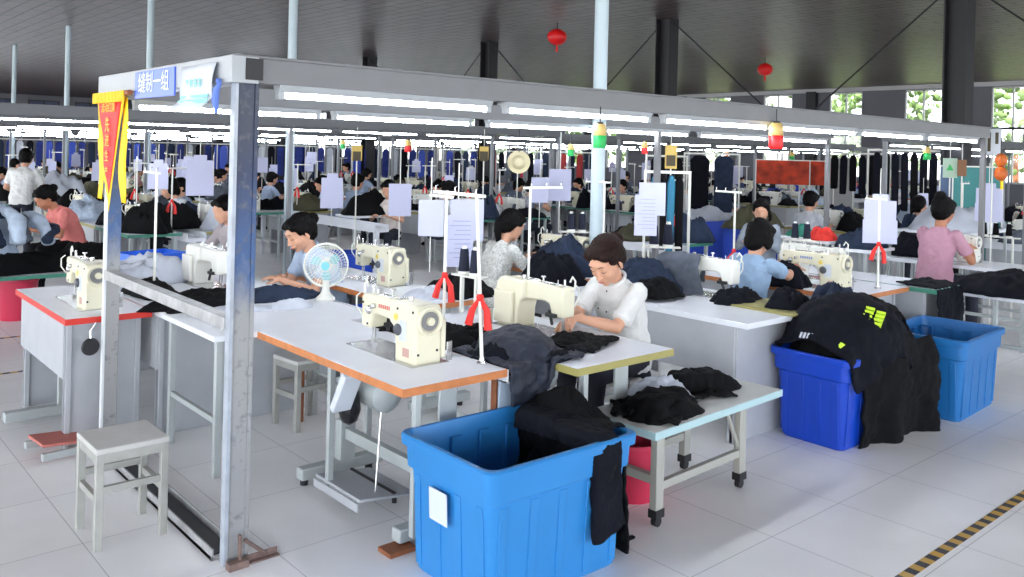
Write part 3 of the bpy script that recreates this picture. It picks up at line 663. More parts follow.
# ------------------------------------------------------------------ sewing machine (operator at -x, needle toward +y)
def machine(label, m=None, loc=(0, 0, 0), rz=0., detail=True, guard=False, led=True, brandcol=None, group=None):
    m = m or cream
    t = thing('sewing_machine', label, 'sewing machine', loc, rz, group); t.scale = (1.07, 1.07, 1.02)
    b = MB()
    b.prism([(-.245, .0), (-.085, 0), (-.08, .1), (-.065, .15), (-.03, .175), (-.03, .262), (-.06, .268), (-.225, .268), (-.245, .25)], 'x', -.062, .075)
    b.prism([(-.05, .168), (.1, .176), (.135, .168), (.15, .13), (.155, .1), (.235, .1), (.238, .245), (.225, .262), (-.05, .268)], 'x', -.042, .05)
    b.build('body', m, t, bevel=.012, seg=3)
    MB().box(-.066, -.0, -.24, -.09, .0, .1).build('oil_panel', m, t, bevel=.008)
    # handwheel on the near end
    MB().lathe([(.03, -.012), (.062, -.01), (.066, 0), (.066, .012), (.06, .018), (.05, .012), (.046, .004), (.02, .004), (.018, .02), (.004, .022)], n=28, M=T(0, -.253, .2) @ rot(90, 'X')).build('handwheel', m, t, smooth=30)
    MB().lathe([(.044, .005), (.044, .008), (.022, .008), (.022, .005)], n=28, M=T(0, -.253, .2) @ rot(90, 'X')).build('wheel_recess', mat('wheel_grey', (.2, .2, .2), .4, .3), t)
    MB().box(-.085, .105, .03, .3, .0, .005).box(-.09, .11, -.26, .03, 0, .003).build('bed_plate', chrome, t, flat=True)
    MB().cyl((0, .2, .03), (0, .2, .12), .0045).cyl((0, .2, .1), (0, .2, .3), .006).build('needle_bar', chrome, t)
    MB().cyl((.014, .2, .02), (.014, .2, .12), .004).box(-.012, .02, .188, .225, .006, .014).box(-.012, -.006, .185, .2, .006, .03).build('presser_foot', chrome, t)
    MB().lathe([(.02, 0), (.022, .004), (.018, .012), (.008, .016)], n=16, M=T(-.043, .165, .19) @ rot(-90, 'Y')).lathe([(.013, 0), (.013, .012), (.006, .016)], n=14, M=T(-.043, .12, .215) @ rot(-90, 'Y')).build('tension_dial', chrome, t)
    MB().lathe([(.026, 0), (.028, .006), (.02, .016), (.008, .018)], n=20, M=T(-.063, -.11, .145) @ rot(-90, 'Y')).build('stitch_dial', dial, t)
    MB().tube([(-.046, .225, .16), (-.07, .235, .2), (-.07, .235, .25), (-.05, .228, .27)], .004, 6).tube([(-.01, .236, .24), (-.01, .262, .26), (-.01, .265, .3), (-.01, .245, .32), (-.01, .228, .29)], .005, 6).build('take_up_lever', cream2, t)
    MB().cyl((.01, .05, .265), (.01, .05, .3), .005).cyl((.01, .05, .296), (.01, .05, .302), .014).cyl((.01, -.1, .265), (.01, -.1, .29), .012).box(-.02, .03, -.06, -.02, .266, .276).cyl((-.01, .14, .262), (-.01, .14, .29), .003).box(-.016, .024, -.112, .15, .262, .2665).build('thread_guide', chrome, t)
    if detail:
        MB().box(-.0640, -.0632, -.172, -.118, .06, .19).build('rating_label', paper_w, t, flat=True)
        MB().box(-.0668, -.0662, -.2, -.15, .03, .07).build('panel_badge', mat('pale_badge', hexc(190, 150, 140), .6), t, flat=True)
        if brandcol is not None:
            mb = MB()
            for k in range(6): mb.box(-.0445, -.0425, .085 - .017 * k - .011, .085 - .017 * k, .213, .231)
            mb.build('worn_lettering', brandcol, t, flat=True)
        MB().lathe([(.016, 0), (.016, .002), (.002, .003)], n=16, M=T(-.063, -.088, .2) @ rot(-90, 'Y')).build('yellow_sticker', mat('sticker_yellow', hexc(225, 200, 90), .5), t)
        mb = MB()
        for y_, z_ in ((-.22, .24), (-.22, .03), (-.1, .24), (.22, .22), (.18, .12)): mb.lathe([(.006, 0), (.006, .003), (.001, .003)], n=8, M=T(-.0622 if y_ < -.05 else -.042, y_, z_) @ rot(-90, 'Y'))
        for z_ in (.05, .06): mb.lathe([(.006, 0), (.006, .003), (.001, .003)], n=8, M=T(.05 * (1 if z_ > .055 else -1), -.2455, z_) @ rot(90, 'X'))
        mb.build('screw', black, t)
        MB().cyl((.05, .14, .13), (.085, .2, .07), .008).box(.03, .07, .13, .2, .1, .12).build('lamp_arm', black, t)
        MB().box(.076, .1, -.245, -.1, .02, .2).build('rear_cover', m, t, bevel=.006)
        MB().box(.11, .14, -.24, -.235, .0, .09).build('knee_stop', chrome, t, bevel=.002)
    return t
# ------------------------------------------------------------------ industrial table
def table(x0, x1, y0, y1, label, edge=None, z=.76, th=.036, legs='T', motor=True, pedal=True, group=None, legm=None, name='sewing_table'):
    w, d = x1 - x0, y1 - y0; legm = legm or leg_grey
    t = thing(name, label, 'table', ((x0 + x1) / 2, (y0 + y1) / 2, 0), 0, group); a, b = w / 2, d / 2
    MB().box(-a, a, -b, b, z - th, z).build('top', laminate, t, bevel=.003)
    if edge:
        e = .0025
        MB().box(-a - e, a + e, -b - e, -b, z - th, z - .001).box(-a - e, -a, -b, b, z - th, z - .001).box(a, a + e, -b, b, z - th, z - .001).box(-a - e, a + e, b, b + e, z - th, z - .001).build('edge_banding', edge, t, flat=True)
    if legs == 'T':
        for y_ in (-b + .18, b - .32):
            l_ = MB().box(a - .2 - .03, a - .2 + .03, y_ - .02, y_ + .02, .1, .48).box(a - .2 - .045, a - .2 + .045, y_ - .03, y_ + .03, .06, .3).build('leg', legm, t, bevel=.004)
            MB().box(a - .2 - .05, a - .2 + .05, y_ - .008, y_ + .008, .45, z - th).build('leg_plate', legm, l_, bevel=.003)
            f_ = MB().box(-a + .1, a + .02, y_ - .035, y_ + .035, .03, .09).build('foot', legm, t, bevel=.008)
            for x_ in (-a + .13, a - .05): MB().cyl((x_, y_, 0), (x_, y_, .035), .02, n=10).build('glide', black, f_)
        for y_ in (-b + .05, b - .62): MB().box(-a + .1, -a + .13, y_ - .0, y_ + .03, .09, z - th).build('front_leg', legm, t, bevel=.002)
        MB().box(a - .22, a - .18, -b + .18, b - .32, .2, .26).build('crossbar', legm, t, bevel=.003)
    if legs == 'panel':
        for y_ in (-b + .12, b - .14):
            MB().box(-a + .03, a - .03, y_ - .012, y_ + .012, .0, z - th).box(-a + .03, -a + .06, y_ - .03, y_ + .03, 0, z - th).box(a - .06, a - .03, y_ - .03, y_ + .03, 0, z - th).build('leg_panel', panel_grey, t, bevel=.003)
        MB().box(-a + .015, -a + .03, -b + .1, b - .1, z - .36, z - th).build('side_panel', panel_grey, t, bevel=.003)
    if legs == 'tube':
        for sx in (-1, 1):
            for sy in (-1, 1): MB().box(sx * (a - .05) - .018, sx * (a - .05) + .018, sy * (b - .06) - .018, sy * (b - .06) + .018, 0, z - th).build('leg', legm, t, bevel=.003)
            MB().box(sx * (a - .05) - .012, sx * (a - .05) + .012, -b + .06, b - .06, .28, .31).build('stretcher', legm, t, bevel=.002)
    if motor:
        MB().lathe([(.05, -.09), (.085, -.08), (.085, .07), (.06, .09), (.02, .1)], n=16, M=T(.02, -.05, .55) @ rot(90, 'X')).build('motor', legm, t)
        MB().box(-.1, .1, .2, .36, z - th - .14, z - th).build('oil_pan', mat('oil_pan', (.12, .13, .14), .5), t, bevel=.01)
    if pedal:
        p_ = MB().box(-.2, .12, -.22, .2, .08, .095, M=rot(7, 'Y')).box(-.2, -.19, -.22, .2, .06, .1).build('pedal', panel_grey, t, bevel=.004)
        MB().cyl((.02, -.2, .09), (.02, .2, .09), .012).cyl((.02, -.2, .09), (.02, -.2, .05), .012).cyl((.02, .2, .09), (.02, .2, .05), .012).build('pedal_axle', black, p_)
        MB().cyl((-.05, -.14, .1), (.0, -.1, .5), .005, n=6).build('pedal_rod', chrome, t)
    return t
def stand(x, y, z0, h, ax, ay, label, spool=True, group=None, lean=(0, 0), ribbon=None):
    t = thing('thread_stand', label, 'thread stand', (x, y, z0), 0, group); top = Vector((lean[0], lean[1], h))
    MB().cyl((0, 0, 0), tuple(top), .009, n=10).build('pole', cream2, t)
    MB().lathe([(.026, 0), (.026, .006), (.014, .012), (.012, .03)], n=14).build('base', chrome, t)
    ar = Vector((ax, ay, 0)); q = math.atan2(ay, ax); L = ar.length
    b_ = MB().box(-.06, L, -.011, .011, -.008, .008, M=Matrix.Translation(top) @ Matrix.Rotation(q, 4, 'Z')).build('thread_arm', cream2, t, bevel=.002)
    mb = MB()
    for k in (0.02, .5, .97): mb.tube([tuple(top + ar * k), tuple(top + ar * k + Vector((0, 0, .03))), tuple(top + ar * k + Vector((.012, .0, .035)))], .003, 5)
    mb.build('thread_eye', chrome, b_)
    if ribbon:
        z_ = ribbon; r_ = MB()
        c_ = top * (z_ / h)
        r_.ell(c_, (.018, .018, .02)).tube([tuple(c_), tuple(c_ + Vector((.02, -.03, -.06))), tuple(c_ + Vector((.025, -.035, -.15)))], [.008, .016, .02], 6).tube([tuple(c_), tuple(c_ + Vector((-.02, .03, -.06))), tuple(c_ + Vector((-.03, .045, -.13)))], [.008, .016, .02], 6)
        r_.build('red_ribbon', ribbon_red, t)
    return t
CONE = None
def cone(x, y, z, label, m=thread_navy, s=1., group='thread cones'):
    global CONE
    if CONE is None:
        CONE = thing('thread_cone', label, 'thread', (x, y, z), 0, group)
        MB().lathe([(.034, .01), (.036, .02), (.026, .15), (.02, .155)], n=14).build('yarn', m, CONE)
        MB().lathe([(.036, 0), (.036, .012), (.014, .17), (.012, .172)], n=14).build('core', cream2, CONE)
        freeze(CONE); c = CONE
    else: c = dup(CONE, (x, y, z), 0, label, group, mats={'yarn': m})
    c.scale = (s, s, s); return c
# ------------------------------------------------------------------ near line, first pair of rows
table(2.03, 2.60, 2.97, 4.37, 'white sewing table with orange edge banding at the near end beside the light blue bin', orange_edge)
machine('cream sewing machine with a round handwheel alone on the near orange-edged white table', cream, (2.35, 3.51, .76), 0, brandcol=mat('faded_red_print', hexc(205, 120, 110), .6))
# trough between the two rows
tr = thing('center_trough', 'white trough counter between the near orange-edged table and the yellow-edged table', 'counter', (2.735, 4.0, 0))
MB().box(-.13, .13, -1.03, 1.1, .69, .70).box(-.13, -.12, -1.03, 1.1, .69, .755).box(.12, .13, -1.03, 1.1, .69, .755).build('tray', laminate, tr, bevel=.002)
MB().box(-.13, .13, -.98, -.965, .1, .69).build('end_panel', mat('end_panel_blue_grey', hexc(165, 180, 196), .5), tr, bevel=.002)
for x_ in (-.11, .11):
    for y_ in (-.93, 1.0): MB().box(x_ - .018, x_ + .018, y_ - .018, y_ + .018, 0, .69).build('leg', wood, tr, bevel=.002)
table(2.87, 3.58, 2.78, 4.2, 'white sewing table with pale yellow edge before the woman in the white blouse', yellow_edge, legm=leg_grey, pedal=True)
machine('cream sewing machine at the hands of the woman in the white blouse', cream, (3.33, 3.55, .76), PI, brandcol=None)
# white parcel under the first table: small lever and a black bag on the leg
pl = thing('knee_lifter', 'white slanted plastic sleeve fixed under the near corner of the orange-edged table', 'lever', (2.1, 3.55, .60))
MB().box(-.05, .05, -.02, .02, -.1, .12, M=rot(30, 'X')).build('sleeve', paper_w, pl, bevel=.006); MB().box(-.02, .02, -.0, .02, .08, .14).build('bracket', chrome, pl)
bg_ = tag(MB().lathe([(.006, .2), (.03, .16), (.05, .08), (.055, .02), (.04, -.03), (.01, -.05)], n=14).build('plastic_bag', mat('bag_black', (.01, .01, .012), .3, bump=1.0, bscale=30), None), 'small black plastic bag tied to the leg under the orange-edged table', 'bag'); bg_.location = (2.2, 3.68, .45); MB().tube([(0, 0, .19), (.01, 0, .24), (.0, .01, .3)], .004, 6).build('tie', MATS['bag_black'], bg_)
# small wooden shim under the foot
cb = MB().box(-.07, .07, -.05, .05, 0, .02).build('wooden_shim', wood, bevel=.002); cb.location = (2.13, 3.13, 0.0); tag(cb, 'thin brown board on the floor under the table foot beside the light blue bin', 'board')
# second machine row behind
table(3.16, 3.72, 4.5, 6.3, 'white table with worn orange edge behind the trough beyond the near machine', orange_edge)
machine('cream sewing machine beside the desk fan on the worn orange-edged table', cream, (3.5, 5.5, .76), 0, brandcol=None)
# white worktop beyond the floor rail
table(1.79, 2.82, 4.36, 5.15, 'broad white worktop behind the blue-painted corner post with dark clothes at its far edge', None, th=.03, legs='tube', motor=False, pedal=False, name='worktop')
table(1.79, 2.82, 5.16, 7.0, 'white worktop on which the woman beside the fan is working', None, th=.03, legs='panel', motor=False, pedal=False, name='worktop')
machine('white sewing machine half hidden behind the blue-painted corner post', cream2, (2.42, 6.0, .76), PI)
# red edged table by the aisle
table(1.30, 1.77, 5.25, 6.5, 'white table with bright red edge banding behind the blue-painted left post', red_edge, motor=False, legs='panel', pedal=False)
machine('cream sewing machine on the red-edged table behind the left painted post', cream, (1.52, 5.72, .76), 0)
pz = thing('foot_pedal', 'red-topped foot pedal on the floor in front of the red-edged table', 'pedal', (1.36, 5.3, 0), .1)
MB().box(-.2, .12, -.12, .12, .07, .085, M=rot(5, 'Y')).build('plate', mat('pedal_red', hexc(190, 110, 100), .6, var=.1), pz, bevel=.003)
MB().box(-.2, .16, -.15, -.12, .02, .06).box(-.2, .16, .12, .15, .02, .06).box(.1, .16, -.15, .15, .02, .06).build('base', leg_grey, pz, bevel=.003)
tf = thing('table_foot_beam', 'long pale steel foot beam on the floor under the red-edged table', 'beam', (1.45, 6.0, 0)); MB().box(-.3, .3, -.035, .035, .02, .08).build('beam', leg_grey, tf, bevel=.006); MB().box(.0, .06, -.02, .02, .08, .7).build('column', leg_grey, tf, bevel=.004)
kn = thing('knee_pad', 'round black knee pad hanging under the corner of the red-edged table', 'knee pad', (1.42, 5.2, .6)); MB().lathe([(.045, -.01), (.05, 0), (.045, .01)], n=18, M=rot(90, 'X')).build('pad', black, kn); MB().tube([(0, 0, .04), (.0, .01, .09), (.03, .02, .13)], .005, 6).build('rod', chrome, kn)
# stands
stand(2.575, 3.12, .76, .79, .03, .38, 'white thread stand leaning at the corner of the near orange-edged table', lean=(-.03, .03), ribbon=.31)
stand(2.9, 3.86, .70, .80, .02, .18, 'white thread stand by the trough, its arm crossing behind the leaning stand', ribbon=.36)
stand(2.0, 5.9, .76, .80, .02, .3, 'white thread stand rising from the worktop beside the pennant tails')
# ------------------------------------------------------------------ second line
table(4.48, 5.42, 2.93, 4.5, 'long white table with side panel between low bench and royal blue bin', None, legs='panel', motor=False, pedal=False)
ye = thing('table_leaf', 'narrow table strip with pale yellow edge beside the light blue shirt', 'table', (5.16, 3.05, 0)); MB().box(-.24, .3, -.16, .3, .761, .772).build('top', yellow_edge, ye, bevel=.002)
machine('cream sewing machine under a grey cover beside the woman in the light blue shirt', cream2, (5.2, 3.75, .76), PI)
table(6.02, 6.92, 3.05, 4.5, 'orange-edged table holding the machine used by the woman in the light blue shirt', orange_edge, legs='panel')
machine('cream sewing machine whose needle end is held by the woman in the light blue shirt', cream, (6.25, 3.5, .76), 0, brandcol=mat('blue_print', hexc(120, 140, 190), .6))
machine('white sewing machine back to back behind the orange-edged table', cream2, (6.72, 3.75, .76), PI)
table(4.95, 5.6, 4.75, 6.3, 'orange-edged table beside the nearest white round post', orange_edge, legs='panel')
machine('cream sewing machine in front of the woman in the patterned blouse', cream, (5.38, 5.42, .76), 0)
table(6.95, 7.45, 2.85, 4.3, 'grey-white table with a dark cloth hanging down its end beyond the orange-edged table', green_edge, legs='panel', motor=False, pedal=False)
table(7.5, 8.5, 2.2, 3.0, 'table covered with dark navy cloth behind the sky blue bin', None, z=.7, legs='tube', motor=False, pedal=False, name='cloth_table')
table(8.85, 9.5, 2.8, 4.3, 'white table at which the woman in the pink shirt sits', None, legs='tube', pedal=False)
machine('white sewing machine in front of the woman in the pink shirt', cream2, (9.2, 3.65, .76), 0)
stand(3.94, 4.3, .5, 1.02, .3, .0, 'white thread stand with a short arm behind the seated woman in the white blouse')
stand(5.42, 4.98, .76, .76, -.02, .2, 'white thread stand with a red ribbon just in front of the nearest white round post', ribbon=.28)
stand(6.6, 3.15, .76, .7, .02, .12, 'slim thread stand with a red tassel under the cross of papers near the pink shirt', ribbon=.35)
stand(5.9, 4.0, .76, .72, .02, .2, 'slim thread stand with red tag beyond the hands of the woman in light blue', ribbon=.25)
# ------------------------------------------------------------------ desk fan
fn = thing('desk_fan', 'small pale turquoise and white desk fan beside the woman at the white worktop', 'fan', (2.80, 5.02, .76), math.radians(235)); fn.scale = (1.15,) * 3
MB().lathe([(.055, 0), (.055, .012), (.035, .03), (.022, .05), (.018, .1), (.02, .13)], n=20).build('base', cream2, fn)
Mf = T(0, 0, .2) @ rot(90, 'Y')
MB().lathe([(.02, -.06), (.035, -.05), (.035, -.01), (.02, 0)], n=18, M=Mf).build('motor_housing', cream2, fn)
turq = mat('fan_turquoise', hexc(120, 195, 205), .4)
mb = MB()
for k in range(3):
    a0 = k * 2.094
    pts = [(.02, 0), (.06, -.4), (.085, -.1), (.085, .35), (.05, .55)]
    v = [(r * math.cos(a0 + a), r * math.sin(a0 + a), .02 + .012 * a) for r, a in pts]; v2 = [(x, y, z + .003) for x, y, z in v]; n = len(v)
    mb.add(v + v2, [tuple(range(n))[::-1], tuple(range(n, 2 * n))] + [(i, (i + 1) % n, n + (i + 1) % n, n + i) for i in range(n)], Mf)
mb.lathe([(.02, .0), (.022, .03), (.01, .04)], n=14, M=Mf).build('blade', turq, fn)
mb = MB()
for r in (.03, .05, .07, .09, .11): mb.tube([Mf @ Vector((r * math.cos(a), r * math.sin(a), .05 - 1.5 * r * r)) for a in [2 * PI * i / 28 for i in range(29)]], .0014, 4)
for k in range(40):
    a = 2 * PI * k / 40; mb.tube([Mf @ Vector((r * math.cos(a), r * math.sin(a), z)) for r, z in ((.02, .05), (.07, .043), (.112, .03), (.12, .01), (.11, -.02), (.03, -.045))], .0012, 4)
mb.build('grille', cream2, fn)
MB().tube([Mf @ Vector((.122 * math.cos(a), .122 * math.sin(a), .01)) for a in [2 * PI * i / 32 for i in range(33)]], .006, 6).build('rim', cream2, fn); MB().lathe([(.024, .05), (.024, .058), (.004, .06)], n=16, M=Mf).build('centre_badge', turq, fn)
# ------------------------------------------------------------------ thread cones near
def shelf(x0, y0, x1, y1, zz, zf, lab, cones):
    a, b = at(x0, y0, zz), at(x1, y1, zz); c = Vector(((a[0] + b[0]) / 2, (a[1] + b[1]) / 2)); L = math.dist(a, b); q = math.atan2(b[1] - a[1], b[0] - a[0])
    t = thing('spool_rack', lab, 'rack', (c.x, c.y, 0), q); MB().box(-L / 2 - .04, L / 2 + .04, -.05, .05, zz - .012, zz).build('shelf', cream2, t, bevel=.002)
    for s_ in (-1, 1): MB().box(s_ * L * .42 - .01, s_ * L * .42 + .01, -.01, .01, zf, zz - .012).build('leg', cream2, t)
    for px, sc, m_, l_ in cones:
        f = (px - x0) / (x1 - x0); cone(a[0] + (b[0] - a[0]) * f, a[1] + (b[1] - a[1]) * f, zz, l_, m_, sc)
shelf(461, 273, 478, 276, 1.0, .76, 'small spool shelf behind the machine of the woman in the white blouse', [(464, 1., thread_navy, 'dark navy thread cone between the two thread stands'), (475, 1., thread_navy, 'dark navy thread cone touching the leaning stand')])
shelf(565, 231, 602, 232, .95, 0, 'narrow spool shelf carrying navy cones beside the white round post', [(571, 1.2, thread_navy, 'navy thread cone before the nearest white round post'), (582, 1.2, thread_navy, 'navy thread cone touching the white round post'), (595, 1., thread_w, 'white thread cone in front of the post')])
shelf(646, 246, 676, 247, .95, 0, 'narrow spool shelf under the blue-green cords', [(654, 1.2, thread_navy, 'navy thread cone beside the large white papers'), (668, 1.3, thread_navy, 'tall navy thread cone below the blue-green hanging cords')])
shelf(788, 239, 815, 241, .92, 0, 'narrow spool shelf behind the light blue shirt', [(795, 1.1, thread_navy, 'navy thread cone beyond the light blue shirt'), (807, 1.1, thread_navy, 'second navy thread cone beyond the light blue shirt, nearer the orange edge')])
shelf(978, 235, 1016, 238, .92, 0, 'narrow spool shelf behind the pink shirt', [(984, 1., blackc, 'black thread cone first in the row near the pink shirt'), (996, 1., blackc, 'black thread cone in the middle of the row near the pink shirt'), (1009, 1., blackc, 'black thread cone last in the row near the pink shirt')])
# ------------------------------------------------------------------ people
def cloth_tex(name, s):
    t = bpy.data.textures.get(name) or bpy.data.textures.new(name, 'CLOUDS'); t.noise_scale = s; t.noise_depth = 2; return t
def ik(S_, W_, a, b, hint):
    d = W_ - S_; L = min(d.length, a + b - .005); u = d.normalized(); W_ = S_ + u * L
    x = (a * a - b * b + L * L) / (2 * L); h = math.sqrt(max(a * a - x * x, 0)); hv = hint - u * hint.dot(u)
    return S_ + u * x + hv.normalized() * h, W_
def frame(fwd, upv):
    f = fwd.normalized(); l = upv.cross(f).normalized(); u = f.cross(l); return Matrix((f, l, u)).transposed()
def hand(mb, W_, fd, pn, side, curl=.5, n=8, s=1.):
    """W_ wrist, fd finger direction, pn palm normal (out of the palm), side +1 left hand."""
    fd = fd.normalized(); pn = (pn - fd * pn.dot(fd)).normalized(); lat = fd.cross(pn) * side   # toward the thumb side
    q = Matrix((fd, lat, pn)).transposed().to_quaternion()
    mb.cap(W_ - fd * .02, W_ + fd * .02, .023 * s, .024 * s, n)
    mb.ell(W_ + fd * .048 * s, (.048 * s, .038 * s, .017 * s), q, 12, 8)
    for k, (o, L, r) in enumerate(((.028, .066, .0088), (.0095, .074, .009), (-.009, .069, .0086), (-.027, .054, .0076))):
        base = W_ + fd * (.075 - abs(k - 1) * .004) * s + lat * o * s; p = base; d = fd + lat * (o * 2.2); d.normalize()
        for j, fr_ in enumerate((.45, .32, .25)):
            ang = curl * (.45, .75, .6)[j] * (1 + .12 * k)
            d = (d * math.cos(ang) + pn * math.sin(ang)).normalized(); e = p + d * L * fr_ * s
            mb.cap(p, e, r * (1 - .06 * j) * s, r * (.94 - .1 * j) * s, n); p = e
    p = W_ + fd * .022 * s + lat * .026 * s; d = (fd * .55 + lat * .75 + pn * .3).normalized()
    for L, r in ((.036, .0115), (.03, .0098), (.024, .0088)):
        e = p + d * L * s; mb.cap(p, e, r * s, r * .92 * s, n); p = e; d = (d + fd * .35 + pn * .25 * curl).normalized()
def loft(mb, rows, n=20):
    vs = []
    for c, fx_, ly, f_, l_ in rows:
        for i in range(n):
            a = 2 * PI * i / n; ca, sa = math.cos(a), math.sin(a)
            ca = math.copysign(abs(ca) ** .85, ca); sa = math.copysign(abs(sa) ** .85, sa); vs.append(c + f_ * (fx_ * ca) + l_ * (ly * sa))
    m = len(rows)
    mb.add(vs, [(j * n + i, j * n + (i + 1) % n, (j + 1) * n + (i + 1) % n, (j + 1) * n + i) for j in range(m - 1) for i in range(n)] + [tuple(range(n))[::-1], tuple(range((m - 1) * n, m * n))])
def remesh(o, v, smooth=3, disp=None, size=.05):
    r = o.modifiers.new('r', 'REMESH'); r.mode = 'VOXEL'; r.voxel_size = v; r.use_smooth_shade = True
    if smooth: s = o.modifiers.new('s', 'SMOOTH'); s.factor = .5; s.iterations = smooth
    if disp: d = o.modifiers.new('d', 'DISPLACE'); d.texture = cloth_tex(f'tx{size}', size); d.strength = disp; d.mid_level = .5; d.texture_coords = 'LOCAL'
def person(label, loc, face, lean=12, pitch=25, yaw=0, roll=0, wl=(.42, .08, .80), wr=(.42, -.08, .80), shirt=None, pants=None, hairm=None, style='bun', sk=None, fine=False, standing=False,
           sleeve=.62, group=None, seat=.45, mask=False, curl=.55, hl=None, hr=None, headf=1.18, scale=.975, twist=0, collar=None, buttons=False, spine_fwd=0.):
    sk = sk or skin; shirt = shirt or whitec; pants = pants or mat('trouser_navy', hexc(22, 26, 42), .8); hairm = hairm or hair_m
    t = thing('person', label, 'person', (loc[0], loc[1], loc[2] if len(loc) > 2 else 0), math.radians(face), group)
    t.scale = (scale,) * 3
    X, Y, Z = Vector((1, 0, 0)), Vector((0, 1, 0)), Vector((0, 0, 1))
    hz_ = .9 if standing else seat + .09
    pel = Vector((0, 0, hz_)); a = math.radians(lean)
    U = lambda ang: Vector((math.sin(ang), 0, math.cos(ang)))
    Tq = Quaternion(Z, math.radians(twist))
    w1 = pel + U(a * .4) * .16; w2 = w1 + U(a * .9) * .16; nb = w2 + U(a * 1.35) * .17 + Vector((spine_fwd, 0, 0))    # waist, chest, neck base
    f2 = Tq @ Vector((math.cos(a * 1.1), 0, -math.sin(a * 1.1))); l2 = Tq @ Y; f1 = Vector((math.cos(a * .5), 0, -math.sin(a * .5)))
    u3 = U(a * 1.35)
    hu = (U(a * .9)); nk = nb + hu * .075
    hf = Quaternion(Z, math.radians(yaw + twist)) @ Quaternion(Y, math.radians(pitch)) @ Quaternion(X, math.radians(roll))
    HF, HL, HU = hf @ X, hf @ Y, hf @ Z; hq = hf
    hc = nk + HU * .1 + HF * .022
    vs_ = .0045 if fine else .009
    b = MB(); n = 12 if fine else 8
    # skull and face
    g = headf
    def hp(x, y, z): return hc + (HF * x + HL * y + HU * z) * g
    def he(x, y, z, rx, ry, rz, R=None): b.ell(hp(x, y, z), (rx * g, ry * g, rz * g), hq if R is None else hq @ R, 18, 12)
    he(-.012, 0, .022, .092, .075, .085); he(.022, 0, -.02, .068, .064, .088); he(.04, 0, -.07, .042, .04, .034); he(.066, 0, -.093, .016, .018, .014)
    he(.052, .034, -.03, .03, .026, .028); he(.052, -.034, -.03, .03, .026, .028); he(.07, 0, .028, .022, .05, .016)
    he(.09, 0, -.012, .011, .009, .026, Quaternion(Y, -.25)); he(.101, 0, -.031, .012, .011, .009); he(.092, .012, -.034, .009, .008, .007); he(.092, -.012, -.034, .009, .008, .007)
    he(.086, 0, -.058, .011, .022, .006); he(.083, 0, -.067, .011, .019, .007)
    for s_ in (-1, 1):
        he(.070, s_ * .031, .006, .014, .017, .012); he(-.005, s_ * .076, -.012, .018, .007, .03, Quaternion(Z, s_ * .3)); he(-.002, s_ * .074, -.038, .009, .007, .01)
    b.cap(nb - hu * .04, hp(-.015, 0, -.05), .054, .05, n)
    # torso under the clothes
    loft(b, [(pel - Z * .06, .1, .14, X, Y), (pel, .11, .155, f1, Y), (w1, .09, .125, f1, Y), (w2, .1, .14, f2, l2), (w2 + u3 * .1, .09, .15, f2, l2), (nb - u3 * .01, .055, .07, f2, l2)], 16)
    sh = {1: nb - u3 * .055 + l2 * .165, -1: nb - u3 * .055 - l2 * .165}
    arm = {}
    for s_, W_, hd in ((1, Vector(wl), hl), (-1, Vector(wr), hr)):
        el, W_ = ik(sh[s_], W_, .27, .235, Vector((-.25, s_ * .55, -.8)))
        arm[s_] = (el, W_)
        b.cap(sh[s_], el, .046, .036, n); m_ = el.lerp(W_, .35); b.cap(el, m_, .037, .036, n); b.cap(m_, W_, .036, .024, n)
        fd = Vector(hd[0]) if hd else ((W_ - el).normalized() + Vector((0.15, -s_ * .25, .0))).normalized()
        pnn = Vector(hd[1]) if hd else Vector((0.1, -s_ * .25, -1))
        hand(b, W_ + (W_ - el).normalized() * .01, fd, pnn, s_, curl, 8 if fine else 6)
    hipj = {s_: pel + Y * s_ * .085 - Z * .01 for s_ in (1, -1)}; legj = {}
    for s_ in (1, -1):
        if standing: kn_ = hipj[s_] + Vector((.02, s_ * .01, -.42)); ft = kn_ + Vector((-.03, 0, -.40))
        else: kn_ = Vector((.40, s_ * .12, seat + .06)); ft = Vector((.40, s_ * .12, .09))
        legj[s_] = (kn_, ft); b.cap(hipj[s_], kn_, .075, .052, n); b.cap(kn_, ft, .05, .034, n)
    o = b.build('body', sk, t); remesh(o, vs_, 4 if fine else 2)
    # shirt
    c = MB(); g2 = .016
    loft(c, [(pel - Z * .07, .125, .168, X, Y), (pel, .13, .175, f1, Y), (w1, .115, .152, f1, Y), (w2, .122, .165, f2, l2), (w2 + u3 * .1, .108, .172, f2, l2), (nb - u3 * .015, .075, .095, f2, l2), (nb + u3 * .012, .062, .066, f2, l2)], 20)
    for s_ in (1, -1):
        el, W_ = arm[s_]; top = sh[s_] + u3 * .0; full = sleeve > 1
        e = sh[s_].lerp(el, min(1, sleeve)); c.cap(top, e, .058, .054 if not full else .052, n)
        if not full: c.cyl(sh[s_].lerp(el, sleeve * .5), sh[s_].lerp(el, sleeve + .1), .055, .06, n)
        if full: c.cap(el, W_.lerp(el, .12), .052, .036, n)
    o = c.build('shirt', shirt, t); remesh(o, .008 if fine else .013, 3, .028 if fine else .03, .07); o['label'] = 'shirt'
    del o['label']
    if collar:
        cb_ = MB(); ctr = nb + u3 * .018
        ring = [ctr + f2 * (.066 * math.cos(a_)) + l2 * (.07 * math.sin(a_)) - u3 * (.022 * math.cos(a_)) for a_ in [2 * PI * i / 24 for i in range(25)]]
        cb_.tube(ring, .011, 8); cb_.build('collar', collar, t)
